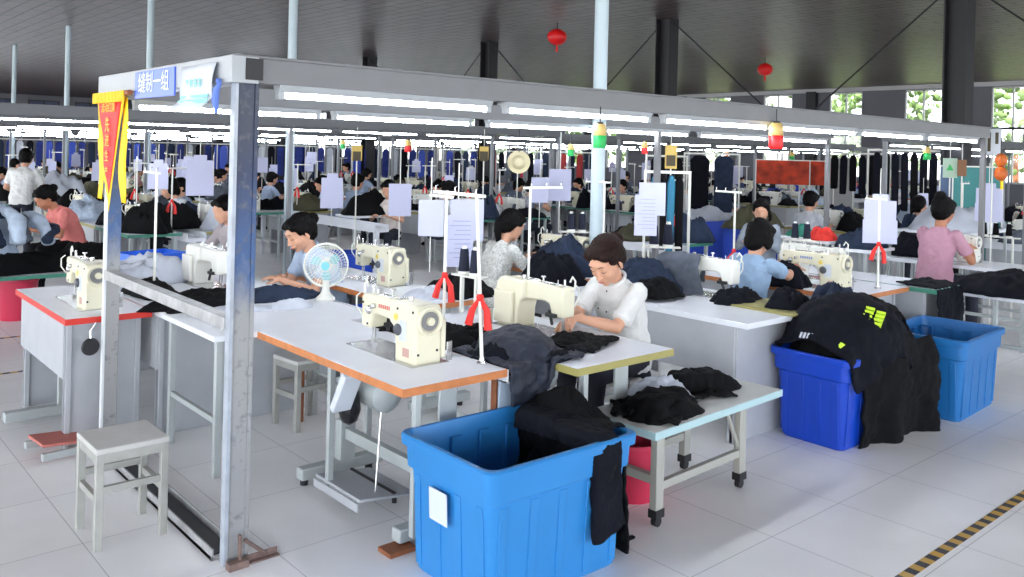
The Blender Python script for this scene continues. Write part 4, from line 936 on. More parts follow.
    if buttons:
        bb = MB()
        for k in range(3): p_ = nb - u3 * (.03 + .06 * k) + f2 * (.088 + .022 * k); bb.ell(p_, (.004, .006, .006), nu=8, nv=6)
        for s_ in (-1, 1): p_ = w2 + u3 * .03 + f2 * .125 + l2 * s_ * .07; bb.ell(p_, (.004, .006, .006), nu=8, nv=6)
        bb.build('button', brow_m, t)
        pk = MB()
        for s_ in (-1, 1):
            p_ = w2 + u3 * .0 + f2 * .118 + l2 * s_ * .07; pk.ell(p_, (.008, .038, .04), frame(f2, u3).to_quaternion(), 12, 8)
        o = pk.build('pocket', shirt, t)
    # trousers and shoes
    c = MB(); loft(c, [(pel - Z * .11, .12, .165, X, Y), (pel - Z * .04, .113, .158, X, Y), (pel + Z * .03, .098, .142, f1, Y)], 18)
    for s_ in (1, -1): c.cap(hipj[s_], legj[s_][0], .088, .066, n); c.cap(legj[s_][0], legj[s_][1] + Z * .02, .064, .05, n)
    o = c.build('trousers', pants, t); remesh(o, .012, 2, .02, .09)
    for s_ in (1, -1):
        f_ = legj[s_][1]; m_ = MB().ell(f_ + Vector((.06, 0, -.045)), (.125, .045, .042), nu=14, nv=8).cap(f_ + Vector((-.02, 0, -.03)), f_ + Vector((-.01, 0, .0)), .042, .04, 8)
        m_.V = [(x, y, max(z, .003)) for x, y, z in m_.V]; m_.build('shoe', black, t)
    # hair
    h = MB()
    def hh(x, y, z, rx, ry, rz, R=None): h.ell(hp(x, y, z), (rx * g, ry * g, rz * g), hq if R is None else hq @ R, 18, 12)
    if style == 'cap': hh(-.012, 0, .045, .104, .086, .078); h.add([hp(x, y, z) for x, y, z in ((.05, -.07, .045), (.15, -.05, .03), (.15, .05, .03), (.05, .07, .045), (.05, -.07, .055), (.15, -.05, .036), (.15, .05, .036), (.05, .07, .055))], [(0, 1, 2, 3), (7, 6, 5, 4), (0, 4, 5, 1), (1, 5, 6, 2), (2, 6, 7, 3)]); hh(-.06, 0, -.03, .05, .065, .05)
    else:
        hh(-.026, 0, .034, .094, .084, .086); hh(-.04, 0, .0, .078, .08, .08); hh(.022, 0, .076, .055, .066, .034); hh(-.052, 0, -.035, .05, .068, .055)
        for s_ in (-1, 1): hh(.012, s_ * .064, .04, .04, .018, .045); hh(.045, s_ * .045, .066, .032, .032, .026); hh(-.015, s_ * .073, .005, .03, .013, .035)
    if style == 'short': hh(-.03, .0, -.045, .065, .078, .045); hh(.03, 0, .07, .062, .062, .035)
    if style == 'bun': hh(-.115, 0, .03, .04, .045, .04); hh(-.085, 0, .02, .04, .05, .04)
    if style == 'bob': 
        for s_ in (-1, 1): hh(-.005, s_ * .074, -.03, .05, .02, .06)
        hh(-.055, 0, -.055, .05, .074, .07); hh(.05, .02, .07, .045, .05, .03)
    if style == 'pony':
        p0 = hp(-.1, 0, .0); hh(-.1, 0, .0, .03, .03, .03); pts = [p0, p0 - HF * .045 - Z * .04, p0 - HF * .05 - Z * .12, p0 - HF * .03 - Z * .22, p0 - Z * .3]; h.tube([tuple(p) for p in pts], [.026, .034, .034, .026, .008], 10)
    if style == 'bunhigh': hh(-.09, 0, .1, .04, .045, .04); hh(-.07, .01, .07, .04, .045, .04)
    if style == 'braid':
        p0 = hp(-.02, .075, -.02)
        for k in range(9): h.ell(p0 + Vector((.02 + .004 * k, .02 * math.sin(k), -.04 * k)), (.026 - .0012 * k,) * 3, nu=10, nv=8)
    o = h.build('hair', hairm, t); remesh(o, .006 if fine else .009, 2, .012, .012 if fine else .02)
    if style == 'cap': o.name = 'cap'
    if fine:
        e = MB()
        for s_ in (-1, 1):
            pts = [hp(.089 - abs(k - 3) * .0022, s_ * (.018 + .0045 * k), .001 - .0008 * (k - 3) ** 2 * -.5 - .003) for k in range(7)]; e.tube(pts, [.0008, .0017, .0021, .0022, .0021, .0017, .0008], 6)
        e.build('eyelash', black, t)
        e = MB()
        for s_ in (-1, 1):
            pts = [hp(.092 - .0022 * k, s_ * (.015 + .006 * k), .028 + .002 * math.sin(k * .55) * 2) for k in range(6)]; e.tube(pts, [.001, .0026, .003, .0028, .002, .0008], 6)
        e.build('eyebrow', brow_m, t)
        e = MB(); pts = [hp(.0975 - .35 * y_ * y_ * 20, y_, -.0605 + 0 * y_) for y_ in (-.02, -.012, -.005, .005, .012, .02)]; e.tube(pts, [.001, .0035, .0045, .0045, .0035, .001], 8); e.build('lips', lip, t)
    if mask:
        e = MB(); e.ell(hp(.062, 0, -.055), (.045 * g, .058 * g, .045 * g), hq, 16, 10); e.build('face_mask', paper_w, t)
    return t
# main seated woman: local +x is her facing direction (world -X)
person('woman in white short-sleeved blouse, tied brown hair, bent over black cloth at her machine', (3.95, 3.42), 180, lean=16, pitch=38, yaw=8, wl=(.50, .07, .86), wr=(.52, -.0, .85), shirt=whitec if False else mat('blouse_white', hexc(214, 214, 212), .75),
       pants=mat('trouser_dark', hexc(20, 22, 36), .8), hairm=hair_b, style='bun', fine=True, sleeve=.72, collar=mat('blouse_white', (1, 1, 1)), buttons=True, curl=.75, seat=.47, headf=1.24, hl=((.6, -.6, -.3), (.1, -.5, -.8)), hr=((.7, .5, -.25), (.0, .4, -.9)))
stool((3.95, 3.42, 0), 0.05, 'grey stool under the woman in the white blouse', h=.455, w=.3)
person('woman in pale blue collared blouse with dark tied hair working beside the desk fan', (3.24, 5.74), 183, lean=24, pitch=30, yaw=-2, wl=(.46, .10, .83), wr=(.40, -.02, .83), shirt=mat('blouse_pale_blue', hexc(172, 190, 214), .75), style='bun', fine=True, sleeve=.5, collar=mat('blouse_pale_blue', (1, 1, 1)), seat=.48)
stool((3.03, 5.72, 0), 0.0, 'grey stool under the woman beside the desk fan', h=.46, w=.28)
person('person in light blue shirt with short dark hair holding work at the blue-labelled machine', (5.66, 3.72), -4, lean=12, pitch=26, yaw=6, wl=(.45, .12, .92), wr=(.54, -.06, .92), shirt=mat('shirt_light_blue', hexc(142, 168, 196), .8), style='bob', fine=True, sleeve=.55, sk=skin, seat=.46)
stool((5.66, 3.72, 0), 0.0, 'grey stool under the person in the light blue shirt', h=.445, w=.28)
person('woman in pink short-sleeved shirt with a dark hair bun facing away toward her machine', (8.72, 3.60), -12, lean=10, pitch=14, yaw=14, wl=(.42, .12, .9), wr=(.36, -.12, .86), scale=1.06, shirt=mat('shirt_pink', hexc(180, 134, 152), .8), style='bunhigh', fine=True, sleeve=.6, sk=skin2, seat=.47)
stool((8.72, 3.60, 0), 0.0, 'grey stool under the woman in the pink shirt', h=.455, w=.28)
person('woman in white patterned blouse with long dark ponytail facing the machine before the round post', (4.72, 5.62), -8, lean=16, pitch=26, yaw=0, wl=(.46, .1, .86), wr=(.46, -.1, .86), shirt=mat('blouse_patterned', hexc(205, 205, 200), .8, var=.35, vscale=60), style='pony', fine=False, sleeve=.7, seat=.44)
stool((4.72, 5.62, 0), 0.0, 'grey stool under the woman with the long ponytail', h=.425, w=.28)
person('woman with side braid and pale grey top looking up beyond the light blue shirt', (8.75, 5.55), 200, lean=10, pitch=14, yaw=10, wl=(.4, .1, .85), wr=(.42, -.1, .85), shirt=mat('top_grey', hexc(150, 160, 172), .8), style='braid', sleeve=1.2, seat=.45)
stool((8.75, 5.55, 0), 0.0, 'grey stool under the woman with the side braid', h=.435, w=.28)
# aisle-side people beyond the floor tapes
person('woman in salmon pink shirt bending forward over the bench with the pale denim pile', (2.72, 10.7), 186, lean=30, pitch=38, wl=(.42, .1, .78), wr=(.40, -.1, .8), shirt=mat('shirt_salmon', hexc(206, 118, 112), .8), pants=blackc, style='bun', sleeve=.6, sk=skin2, seat=.5, fine=False)
person('person in white polo shirt standing with the back turned far down the left aisle', (2.9, 14.3), 60, lean=14, pitch=18, wl=(.35, .2, 1.0), wr=(.35, -.2, 1.0), shirt=mat('blouse_white', (1, 1, 1)), style='short', standing=True)
person('person with dark hair leaning down behind the pale denim pile', (2.25, 12.0), 200, lean=30, pitch=36, wl=(.42, .12, .8), wr=(.4, -.1, .8), shirt=mat('shirt_grey_blue', hexc(150, 165, 185), .8), style='bun', sleeve=.9, seat=.5)
person('woman in loose white shirt seated between the papers and the blue-painted post', (4.35, 11.6), 175, lean=22, pitch=28, wl=(.42, .1, .8), wr=(.42, -.1, .8), shirt=mat('shirt_offwhite', hexc(205, 208, 215), .8), style='bob', sleeve=.7, seat=.5)
person('woman in grey shirt with long dark hair partly hidden by the blue-painted corner post', (3.52, 8.02), 190, lean=14, pitch=22, wl=(.42, .1, .82), wr=(.42, -.1, .82), shirt=mat('shirt_warm_grey', hexc(160, 152, 156), .8), style='pony', sleeve=.8, seat=.45)
person('woman in pale blouse facing the camera behind dark thread cones, hair tied back', (6.95, 10.6), 215, lean=8, pitch=18, wl=(.35, .12, .82), wr=(.35, -.12, .82), shirt=mat('blouse_cream', hexc(216, 206, 200), .8), style='short', sleeve=.6, seat=.47)
person('person in grey shirt seen from behind with one arm raised to the face', (9.6, 10.6), -20, lean=10, pitch=15, wl=(.3, .1, .95), wr=(.42, -.02, 1.05), shirt=mat('shirt_mid_grey', hexc(140, 142, 160), .8), style='short', sleeve=.6, seat=.47)
person('woman in white top turned to the grey-shirted neighbour', (10.6, 11.24), 200, lean=10, pitch=10, wl=(.35, .1, .9), wr=(.35, -.1, .9), shirt=mat('blouse_white', (1, 1, 1)), style='bun', sleeve=.6, seat=.47)
person('person in dark cap and dark jacket bending over white work behind the pink shirt', (12.0, 5.1), 190, lean=30, pitch=40, wl=(.42, .1, .85), wr=(.42, -.1, .85), shirt=slate, style='cap', sleeve=1.2, seat=.55)
# ------------------------------------------------------------------ garments (settled cloth)
def garment(name, label, w, h, n, m, place, boxes, mt, cat='clothing', steps=120, mask=None, seed=1, thick=.012, group=None, rad=.014, floor=None, bend=.25, iters=5, sub=1, fric=.55):
    mb = sim(n, m, w, h, place, boxes, steps, iters, mask, seed, rad, bend, fric, floor)
    o = cloth(mb, name, mt, None, thick, sub); return tag(o, label, cat, group)
def table_box(x0, x1, y0, y1, z=.76): return ((( x0 + x1) / 2, (y0 + y1) / 2, z - .15), ((x1 - x0) / 2, (y1 - y0) / 2, .15))
def path(pts, y0, y1, seed_=1, amp=.03, axis='x', flare=0.):
    """Cloth laid along a bent path (pts of (a, z)); v runs across between y0 and y1."""
    A = np.array(pts, float); L = np.r_[0, np.cumsum(np.hypot(*np.diff(A, axis=0).T))]; L /= L[-1]
    def f(u, v, rs):
        rs = np.random.RandomState(seed_ * 13 + 5); k = rs.rand(8) * 6.28
        a = np.interp(u, L, A[:, 0]); z = np.interp(u, L, A[:, 1])
        w_ = amp * (np.sin(v * 19 + u * 4 + k[0]) + .7 * np.sin(v * 31 - u * 9 + k[1]) + .6 * np.sin(u * 17 + v * 6 + k[2]) + .4 * np.sin(u * 29 + k[3]))
        b = y0 + (y1 - y0) * v + flare * (v - .5) * u + .02 * np.sin(u * 13 + k[4])
        a = a + w_ * .6; z = z + w_ * .8 + amp
        return np.stack([a, b, z] if axis == 'x' else [b, a, z], -1)
    return f
# light blue bin: walls and a fill as colliders
B1 = [((2.79, 2.71, .29), (.075, .30, .285))]
garment('black_jacket', 'black jacket slumped over the far corner and rim of the light blue bin', .8, .62, 46, 34, path([(2.64, .42), (2.7, .58), (2.84, .66), (2.99, .6), (3.04, .42)], 2.44, 3.03, 3, .03, flare=.05), B1, blackc, seed=3, steps=24, thick=.014, fric=.95)
garment('black_sleeve_garment', 'black garment with a button cuff hanging down the outer side of the light blue bin', .74, .2, 46, 16, path([(2.95, .64), (2.7, .66), (2.43, .64), (2.37, .5), (2.36, .33)], 2.60, 2.75, 4, .012, 'y'), [((2.74, 2.71, .29), (.125, .30, .285))], navy, seed=4, steps=16, thick=.016, fric=.98)
h_ = heap_mesh(.2, .5, .17, 12, 30, 1.2).build('black_garment', blackc, smooth=180); h_.location = (2.79, 2.76, .53); tag(h_, 'heap of black cloth filling the far end of the light blue bin', 'clothing')
h_ = heap_mesh(.24, .46, .4, 17, 30, .8).build('cloth_bundle', navy, smooth=180); h_.location = (2.72, 2.8, .15); tag(h_, 'dark cloth bundle deeper inside the light blue bin', 'clothing')
def mound(nm, lb, x, y, z, w_, d_, h2, sd, mt, rz=0., fold=1.3, n=30):
    o = heap_mesh(w_, d_, h2, sd, n, fold).build(nm, mt, smooth=180); o.location = (x, y, z); o.rotation_euler = (0, 0, rz); return tag(o, lb, 'clothing')
# low bench garments
BB = [((3.72, 2.76, BH - .15), (.58, .225, .15), 2.5)]
mound('black_garment', 'black bag-like garment lying at the near end of the low bench', 3.43, 2.72, BH, .46, .3, .1, 301, blackc, .1)
garment('black_garment', 'black garment with a dangling strap draped in the near half of the low bench', .6, .46, 34, 28, flatdrop(3.45, 2.8, BH + .08, .6, .46, 25, .62, .06), BB + [((3.44, 2.76, BH + .03), (.14, .08, .04), 10)], blackc, seed=7, steps=45, thick=.012)
mound('white_garment', 'white garment lining bunched in the middle of the low bench', 3.6, 2.88, BH, .36, .26, .14, 302, whitec, -.4)
mound('black_trousers', 'black rolled trousers lying at the far end of the low bench', 3.93, 2.85, BH, .5, .2, .12, 303, blackc, -.25)
garment('black_cloth', 'black cloth lying over the rolled trousers on the low bench', .5, .36, 30, 24, flatdrop(3.83, 2.84, BH + .12, .5, .36, -18, .62, .05), BB + [((3.9, 2.85, BH + .04), (.16, .06, .05), -15)], blackc, seed=9, steps=45, thick=.01)
# overflow of the royal blue bin
B2 = [((5.27, 2.75, .33), (.38, .245, .25)), ((5.30, 2.75, .62), (.28, .19, .12))]
def jk(cx, cy, z, w, h, ang, seed_, mt, label, boxes, extra=1., shr=.66, mask=jacket, thick=.012, steps=60, name='dark_jacket', n=40, m=32, amp=.06):
    return garment(name, label, w, h, n, m, flatdrop(cx, cy, z, w, h, ang, shr, amp), boxes, mt, mask=mask, seed=seed_, steps=steps, thick=thick)
mound('dark_jacket', 'dark mound of jackets bulging from the royal blue bin', 5.27, 2.77, .5, .78, .5, .36, 21, blackc)
mound('dark_jacket', 'charcoal padded jacket at the back of the royal blue bin heap', 5.42, 2.86, .66, .7, .42, .3, 304, slate, .3)
garment('dark_jacket', 'black jacket pouring over the far side of the royal blue bin almost to the floor', 1.6, .7, 50, 36, path([(5.0, .72), (5.2, .84), (5.6, .84), (5.9, .62), (5.98, .36), (5.98, .2)], 2.55, 3.05, 12, .045, flare=.15), B2 + [('e', (5.4, 2.75, .6), (.46, .34, .28)), ('e', (5.8, 2.8, .36), (.2, .3, .44))], blackc, seed=12, mask=jacket, steps=45, thick=.014)
garment('dark_jacket', 'black jacket trailing low at the near corner of the royal blue bin', 1.5, .75, 50, 34, path([(5.05, .8), (5.3, .9), (5.62, .86), (5.9, .6), (5.97, .36), (5.96, .18)], 2.27, 2.72, 13, .045, flare=.1), B2 + [('e', (5.4, 2.75, .6), (.46, .34, .28)), ('e', (5.8, 2.66, .36), (.2, .3, .44))], blackc, seed=13, steps=45, thick=.014, mask=lambda u, v: ~((u > .72) & (np.abs(v - .5 + .12 * np.sin(u * 23)) > .5 - (u - .72) * 1.5)))
garment('dark_jacket', 'dark garment topping the royal blue bin heap, printed in lime green', 1.0, .8, 44, 36, path([(4.9, .66), (5.05, .84), (5.3, .93), (5.6, .9), (5.8, .7)], 2.4, 3.0, 14, .03), [('e', (5.32, 2.74, .6), (.46, .34, .29))] + B2, navy, seed=14, steps=40, thick=.014)
lime = mat('lime_print', hexc(200, 235, 60), .6)
# lime print pieces laid on the jacket surface by dropping them onto it
bpy.context.view_layer.update()
def drop_patch(target_names, px, py, pieces, m, label, eps=.004, ang=0, name='print_patch'):
    dg = bpy.context.evaluated_depsgraph_get(); o = Vector((0, 0, H))
    a, b = px - CX, CY - py; qx, qy = (a * cs - b * sn) / F, (b * cs + a * sn) / F
    d = (fw + rt * qx + up * qy).normalized(); ok, loc, nrm, i_, ob, _ = S.ray_cast(dg, o, d)
    if not ok: return None
    if nrm.dot(d) > 0: nrm = -nrm
    nrm = nrm.normalized(); nrm = (nrm * .6 - d * .4).normalized(); xx = up.cross(nrm).normalized(); yy = nrm.cross(xx)
    R = Matrix((xx, yy, nrm)).transposed().to_4x4() @ Matrix.Rotation(math.radians(ang), 4, 'Z'); R.translation = loc + nrm * eps
    mb = MB()
    for poly in pieces: mb.prism(poly, 'z', -.03, .004)
    p = mb.build(name, m, ob, flat=True); p.matrix_world = R; p.matrix_parent_inverse = ob.matrix_world.inverted() if False else Matrix.Identity(4)
    p.matrix_basis = ob.matrix_world.inverted() @ R; p['label'] = label; return p
bars = [[(x, -.045 + .03 * k), (x + .05, -.045 + .03 * k + .01), (x + .045, -.03 + .03 * k + .01), (x - .005, -.03 + .03 * k)] for k in range(4) for x in (-.055, .01)]
drop_patch(None, 873, 318, bars, lime, 'lime green slashed print', ang=-25)
drop_patch(None, 841, 345, [[(-.022, -.012), (.0, -.022), (.024, .004), (.0, .016)]], lime, 'small lime green tag')
drop_patch(None, 806, 336, [[(-.04 + .022 * k, -.015), (-.028 + .022 * k, -.015), (-.02 + .022 * k, .02), (-.032 + .022 * k, .02)] for k in range(4)], whitec, 'white reflective print')
# clothes on the near tables
T1e = [table_box(2.03, 2.6, 2.97, 4.3), table_box(2.6, 2.87, 2.97, 4.3, .755), table_box(2.87, 3.58, 2.78, 4.2)]
mound('navy_garment', 'crumpled black garment on the trough behind the slate jacket', 2.78, 3.55, .71, .5, .46, .17, 305, blackc, .5)
mound('slate_jacket', 'folded dark slate jacket on the trough before the near cream machine', 2.78, 3.22, .71, .46, .42, .15, 306, navy, -.3)
garment('slate_jacket', 'dark slate jacket drooping in a point over the near end of the trough', .5, .5, 44, 34, path([(3.42, .84), (3.2, .90), (3.0, .85), (2.93, .79), (2.92, .75)], 2.66, 3.02, 31, .025, 'y'), T1e + [('e', (2.86, 3.2, .76), (.2, .2, .12))], mat('cloth_slate_dark', hexc(28, 34, 50), .6, var=.25, vscale=14, bump=.3, bscale=300), seed=31, steps=40, thick=.012)
mound('black_cloth', 'black cloth piece under the hands of the woman in the white blouse', 3.25, 3.2, .76, .34, .26, .06, 307, blackc, .3)
jk(3.28, 3.12, .84, .36, .24, 20, 33, blackc, 'black cloth edge lying flat toward the yellow edge of the table', T1e, steps=40, mask=None, n=30, m=22, shr=.85, amp=.02, name='black_cloth')
mound('black_bundle', 'black bundle of cloth beside the second thread stand', 2.74, 4.05, .71, .4, .36, .2, 308, blackc, .9)
mound('navy_sleeve', 'narrow navy rolled sleeve on the yellow-edged table', 3.0, 2.98, .76, .36, .1, .05, 309, navy, .25)
mound('black_roll', 'black roll of cloth behind the near cream machine', 2.88, 4.42, .70, .16, .46, .15, 310, blackc, .1)
WT = [table_box(1.79, 2.82, 4.3, 7.)]
mound('black_garment', 'black garment spread along the white worktop behind the corner post', 2.1, 5.3, .76, .8, .4, .12, 311, blackc, .15)
mound('grey_garment', 'dark grey garment in front of the woman beside the desk fan', 2.55, 5.25, .76, .6, .3, .1, 312, slate, -.2)
mound('white_strip', 'white folded cloth strip along the edge of the white worktop', 2.15, 4.95, .76, .5, .15, .05, 313, whitec, 0., .6)
mound('white_roll', 'short white cloth roll next to the desk fan base', 2.5, 4.9, .76, .26, .13, .07, 314, whitec, -.1, .5)
mound('white_cloth', 'crumpled white cloths heaped beside the small blue basket', 2.1, 6.35, .76, .7, .5, .22, 315, whitec, .3)
mound('black_garment', 'black garment along the aisle edge of the white worktop below the white cloths', 1.98, 5.9, .76, .3, .7, .1, 316, blackc, 0)
for i_, (x, y, z, w_, d_, h2, sd, mt, lb) in enumerate([
    (1.5, 9.3, .5, .95, .5, .72, 51, lightden, 'tall heap of pale denim garments on the long bench beyond the aisle'),
    (.9, 9.3, .5, .8, .5, .6, 52, greyc, 'grey-blue heap of denim garments at the aisle end of the long bench'),
    (1.6, 9.15, .5, 2.0, .4, .26, 53, blackc, 'black garments packed under the pale denim heap'),
    (2.55, 9.45, .5, .7, .6, .32, 54, blackc, 'low heap of black cloth before the woman in salmon pink'),
    (4.85, 4.1, .76, .62, .5, .26, 55, slate, 'grey garment heap on the long white table behind the seated woman'),
    (4.75, 3.85, .78, .4, .36, .14, 56, blackc, 'dark cloth at the foot of the grey garment heap'),
    (5.12, 3.45, .76, .42, .3, .12, 57, navy, 'rumpled navy cloth near the covered machine'),
    (5.25, 3.12, .772, .44, .26, .13, 58, navy, 'rumpled navy sleeve bundle on the yellow table strip'),
    (6.12, 3.66, .76, .34, .42, .24, 59, navy, 'navy work bundle held under the needle by the person in light blue'),
    (5.1, 5.15, .76, .5, .7, .34, 60, slate, 'large slate blue jacket heaped in front of the woman with the ponytail'),
    (4.85, 5.0, .7, .5, .6, .3, 61, navy, 'dark navy garments beside the slate blue heap'),
    (7.95, 2.6, .7, 1.15, .85, .2, 62, navy, 'dark navy cloth mound covering the table behind the sky blue bin'),
    (3.7, 4.75, .76, .4, .5, .18, 63, blackc, 'small black cloth heap beside the red ribbon of the second thread stand'),
    (3.45, 4.75, .76, .35, .3, .08, 64, whitec, 'white cloth scraps on the worn orange-edged table'),
    (9.3, 4.1, .76, .5, .4, .3, 65, navy, 'dark blue cloth bundle beyond the pink shirt')]):
    h_ = heap_mesh(w_, d_, h2, sd, 30, fold=1.25).build('garment_heap', mt, smooth=180); h_.location = (x, y, z); h_.rotation_euler = (0, 0, .3 * math.sin(sd)); tag(h_, lb, 'clothing')
# strips of pale denim hanging over the bench edge
LB = [table_box(-.4, 2.75, 8.95, 9.65, .5)]
table(-.4, 2.75, 8.95, 9.65, 'long low bench with a pale green rim beyond the aisle under the denim piles', green_edge, z=.5, legs='tube', motor=False, pedal=False, name='long_bench')
rq = random.Random(5)
for k in range(8, 14):
    x = .98 + .085 * k; mt = (lightden, greyc, lightden, slate, lightden)[k % 5]
    mb = MB(); zt = 1.12 - .3 * abs(x - 1.4) ** 1.3 + .05 * math.sin(k * 2.3); n_ = 14; pts = []; rr = []; low = .70 + rq.uniform(-.03, .12)
    for j in range(n_):
        t = j / (n_ - 1); yy = 9.40 - .42 * t ** .6 - .03 * math.sin(k * 3); zz = zt + .03 * math.sin(t * 3.1) - (zt - low) * t ** 1.9
        pts.append((x + .07 * math.sin(k * 2 + t * 3), yy, zz)); rr.append((.05 if k % 3 else .062) + .012 * math.sin(t * 7 + k))
    mb.tube(pts, rr, 14)
    tag(cloth(mb, 'denim_garment', mt, None, .003, 1, .022), f'{("pale", "grey", "pale", "dark slate", "pale")[k % 5]} denim leg over the heap beyond the aisle, {ORD[k - 8]} toward the pink shirt', 'clothing', 'denim legs on the heap')
mound('denim_garment', 'blue-grey garment crowning the denim heap', 1.35, 9.25, 1.02, .7, .45, .3, 320, slate, .2)
# grey cover over the machine
covg = jk(5.1, 3.95, 1.12, .55, .5, 15, 81, greyc, 'grey translucent cover draped over a machine with a white smear on it', [table_box(4.48, 5.42, 2.93, 4.5), ((5.15, 3.95, .9), (.06, .2, .13))], steps=80, mask=None, n=26, m=24, shr=.95, amp=.02, name='machine_cover', thick=.006)
clo = garment('hanging_cloth', 'dark cloth hanging down the end of the grey-white table', .5, .75, 18, 26, lambda u, v, rs: np.stack([7.2 + (u - .5) * .46, 2.75 + v * .55, .82 + .01 * np.sin(u * 9) + 0 * v], -1), [table_box(6.95, 7.45, 2.85, 4.3)], navy, seed=83, steps=110, thick=.008)
cl = bpy.data.objects['plastic_bin']
# small blue basket
bk = thing('basket', 'small bright blue basket on the white worktop beside the thread stand', 'basket', (2.25, 6.72, .76), .2)
MB().box(-.15, .15, -.11, .11, 0, .006).build('bottom', royalc, bk)
mb = MB()
for x0, x1, y0, y1 in ((-.2, .2, -.15, -.142), (-.2, .2, .142, .15), (-.2, -.192, -.15, .15), (.192, .2, -.15, .15)): mb.box(x0, x1, y0, y1, 0, .17)
mb.build('side', mat('basket_blue', hexc(30, 100, 225), .4), bk); MB().box(-.21, .21, -.16, -.14, .155, .17).box(-.21, .21, .14, .16, .155, .17).box(-.21, -.19, -.16, .16, .155, .17).box(.19, .21, -.16, .16, .155, .17).build('rim', MATS['basket_blue'], bk)
# ------------------------------------------------------------------ papers hung at the stations
PSET = {}
def papers(x, y, z, rz, label, kind=0, s=1., group=None, pole=True, z0=.76):
    if kind in PSET:
        r = dup(PSET[kind], (x, y, z), rz, label, group, scale=s); return r
    t = thing('hanging_work_sheet', label, 'papers', (x, y, z), rz, group)
    A = .148; B_ = .105
    if kind == 0:   # cross of papers: upright sheet over a wide sheet
        MB().box(-.002, .002, -.07, .07, .0, .26).build('upper_sheet', paper, t, flat=True); MB().box(-.006, -.002, -.15, .15, -.2, .02).build('lower_sheet', paper, t, flat=True)
        MB().box(.002, .006, -.14, .14, -.0, .2).build('back_sheet', paper, t, flat=True)
    if kind == 1:
        MB().box(-.002, .002, -.12, .1, -.3, .1).build('lower_sheet', paper, t, flat=True); MB().box(.004, .008, -.2, .06, -.1, .22).build('upper_sheet', paper, t, flat=True)
        mb = MB()
        for k in range(9): mb.box(-.004, -.002, -.1, .04 + .03 * math.sin(k * 2), .05 - .035 * k, .056 - .035 * k)
        mb.build('printed_line', ink, t, flat=True)
    if kind == 2:
        MB().box(-.002, .002, -.105, .105, -.15, .15).build('sheet', paper, t, flat=True)
    MB().cyl((.011, 0, -.45), (.011, 0, .5), .005, n=6).build('pole', cream2, t)
    freeze(t); PSET[kind] = t; t.scale = (s,) * 3; return t
def pp(px, py, d, kind, s, label):      # at measured image position and depth
    a, b = px - CX, CY - py; qx, qy = (a * cs - b * sn) / F, (b * cs + a * sn) / F
    x, y, z = d * (fw.x + qx * rt.x), d * (fw.y + qx * rt.y), H + qy * d
    return papers(x, y, z, math.atan2(y, x) + .15, label, kind, s)
pp(458, 228, 6.6, 1, 1.0, 'tall lavender work sheets hanging behind the leaning thread stand')
pp(431, 218, 6.4, 2, .9, 'single lavender work sheet beside the tall hanging sheets')
pp(645, 205, 6.7, 1, .8, 'lavender work sheets hanging beside the white T-shaped stand')
pp(880, 222, 7.6, 0, .95, 'cross of pale work sheets between the light blue shirt and the pink shirt')
pp(989, 205, 9.2, 0, .9, 'cross of pale work sheets beyond the pink shirt')
pp(332, 193, 9.6, 0, .85, 'cross of white work sheets beside the white round post above the fan')
pp(200, 178, 9.2, 0, .95, 'work sheets hanging above the cream machine next to the blue-painted corner post')
pp(560, 185, 10.5, 2, 1.3, 'pale work sheet beyond the woman turned to her neighbour')
pp(540, 190, 10.2, 2, 1., 'narrow pale work sheet between the two talking workers')
pp(400, 200, 9.5, 2, 1.2, 'pale work sheet beside the woman in the cream blouse')
# ------------------------------------------------------------------ light rows over the rest of the hall
rows_ = [10., 11.7, 15.4, 17.1, 20.8, 22.5, 26.2, 27.9, 31.6, 33.3, 37.2, 38.9, 42.8, 44.5, 48.4]
for ri, yb in enumerate(rows_):
    for si, (xa_, xb_) in enumerate(((.2, 9.8), (11.2, 19.6), (21., 29.6))):
        if proj(xb_, yb, 2)[0] < -5: continue
        t = thing('light_beam', f'pale overhead beam, {ORD[ri]} row beyond the aisle, {("near", "middle", "window")[si]} stretch', 'beam', (xa_, yb, 0), 0, 'overhead light beams')
        MB().box(0, xb_ - xa_, -.045, .045, 2.02, 2.135).build('rail', beam_far, t, flat=True)
        for x_ in (.0, (xb_ - xa_) / 2, xb_ - xa_ - .05): MB().box(x_, x_ + .05, -.025, .025, 0, 2.02).build('post', mat('far_post', (.25, .26, .28), .5), t, flat=True)
        if yb > 30 and si == 0: pass
        nseg = int((xb_ - xa_) / 1.36)
        for k in range(nseg):
            x_ = xa_ + .1 + k * 1.36; p = proj(x_ + .6, yb, 2)
            if -40 < p[0] < 1064 and p[2] > 0 and ri not in (1, 4, 6, 8):
                lb = f'{ORD[k]} fluorescent tube of the {("near", "middle", "window")[si]} stretch, {ORD[ri]} light row beyond the aisle'
                if 'TP' not in globals(): white_paint_, white_paint = white_paint, beam_far; TP = freeze(tube_light(x_, x_ + 1.24, yb, 1.985, lb, 'fluorescent tubes of the far light rows', .009))
                else: dup(TP, (x_, yb, 1.985), 0, lb, 'fluorescent tubes of the far light rows')
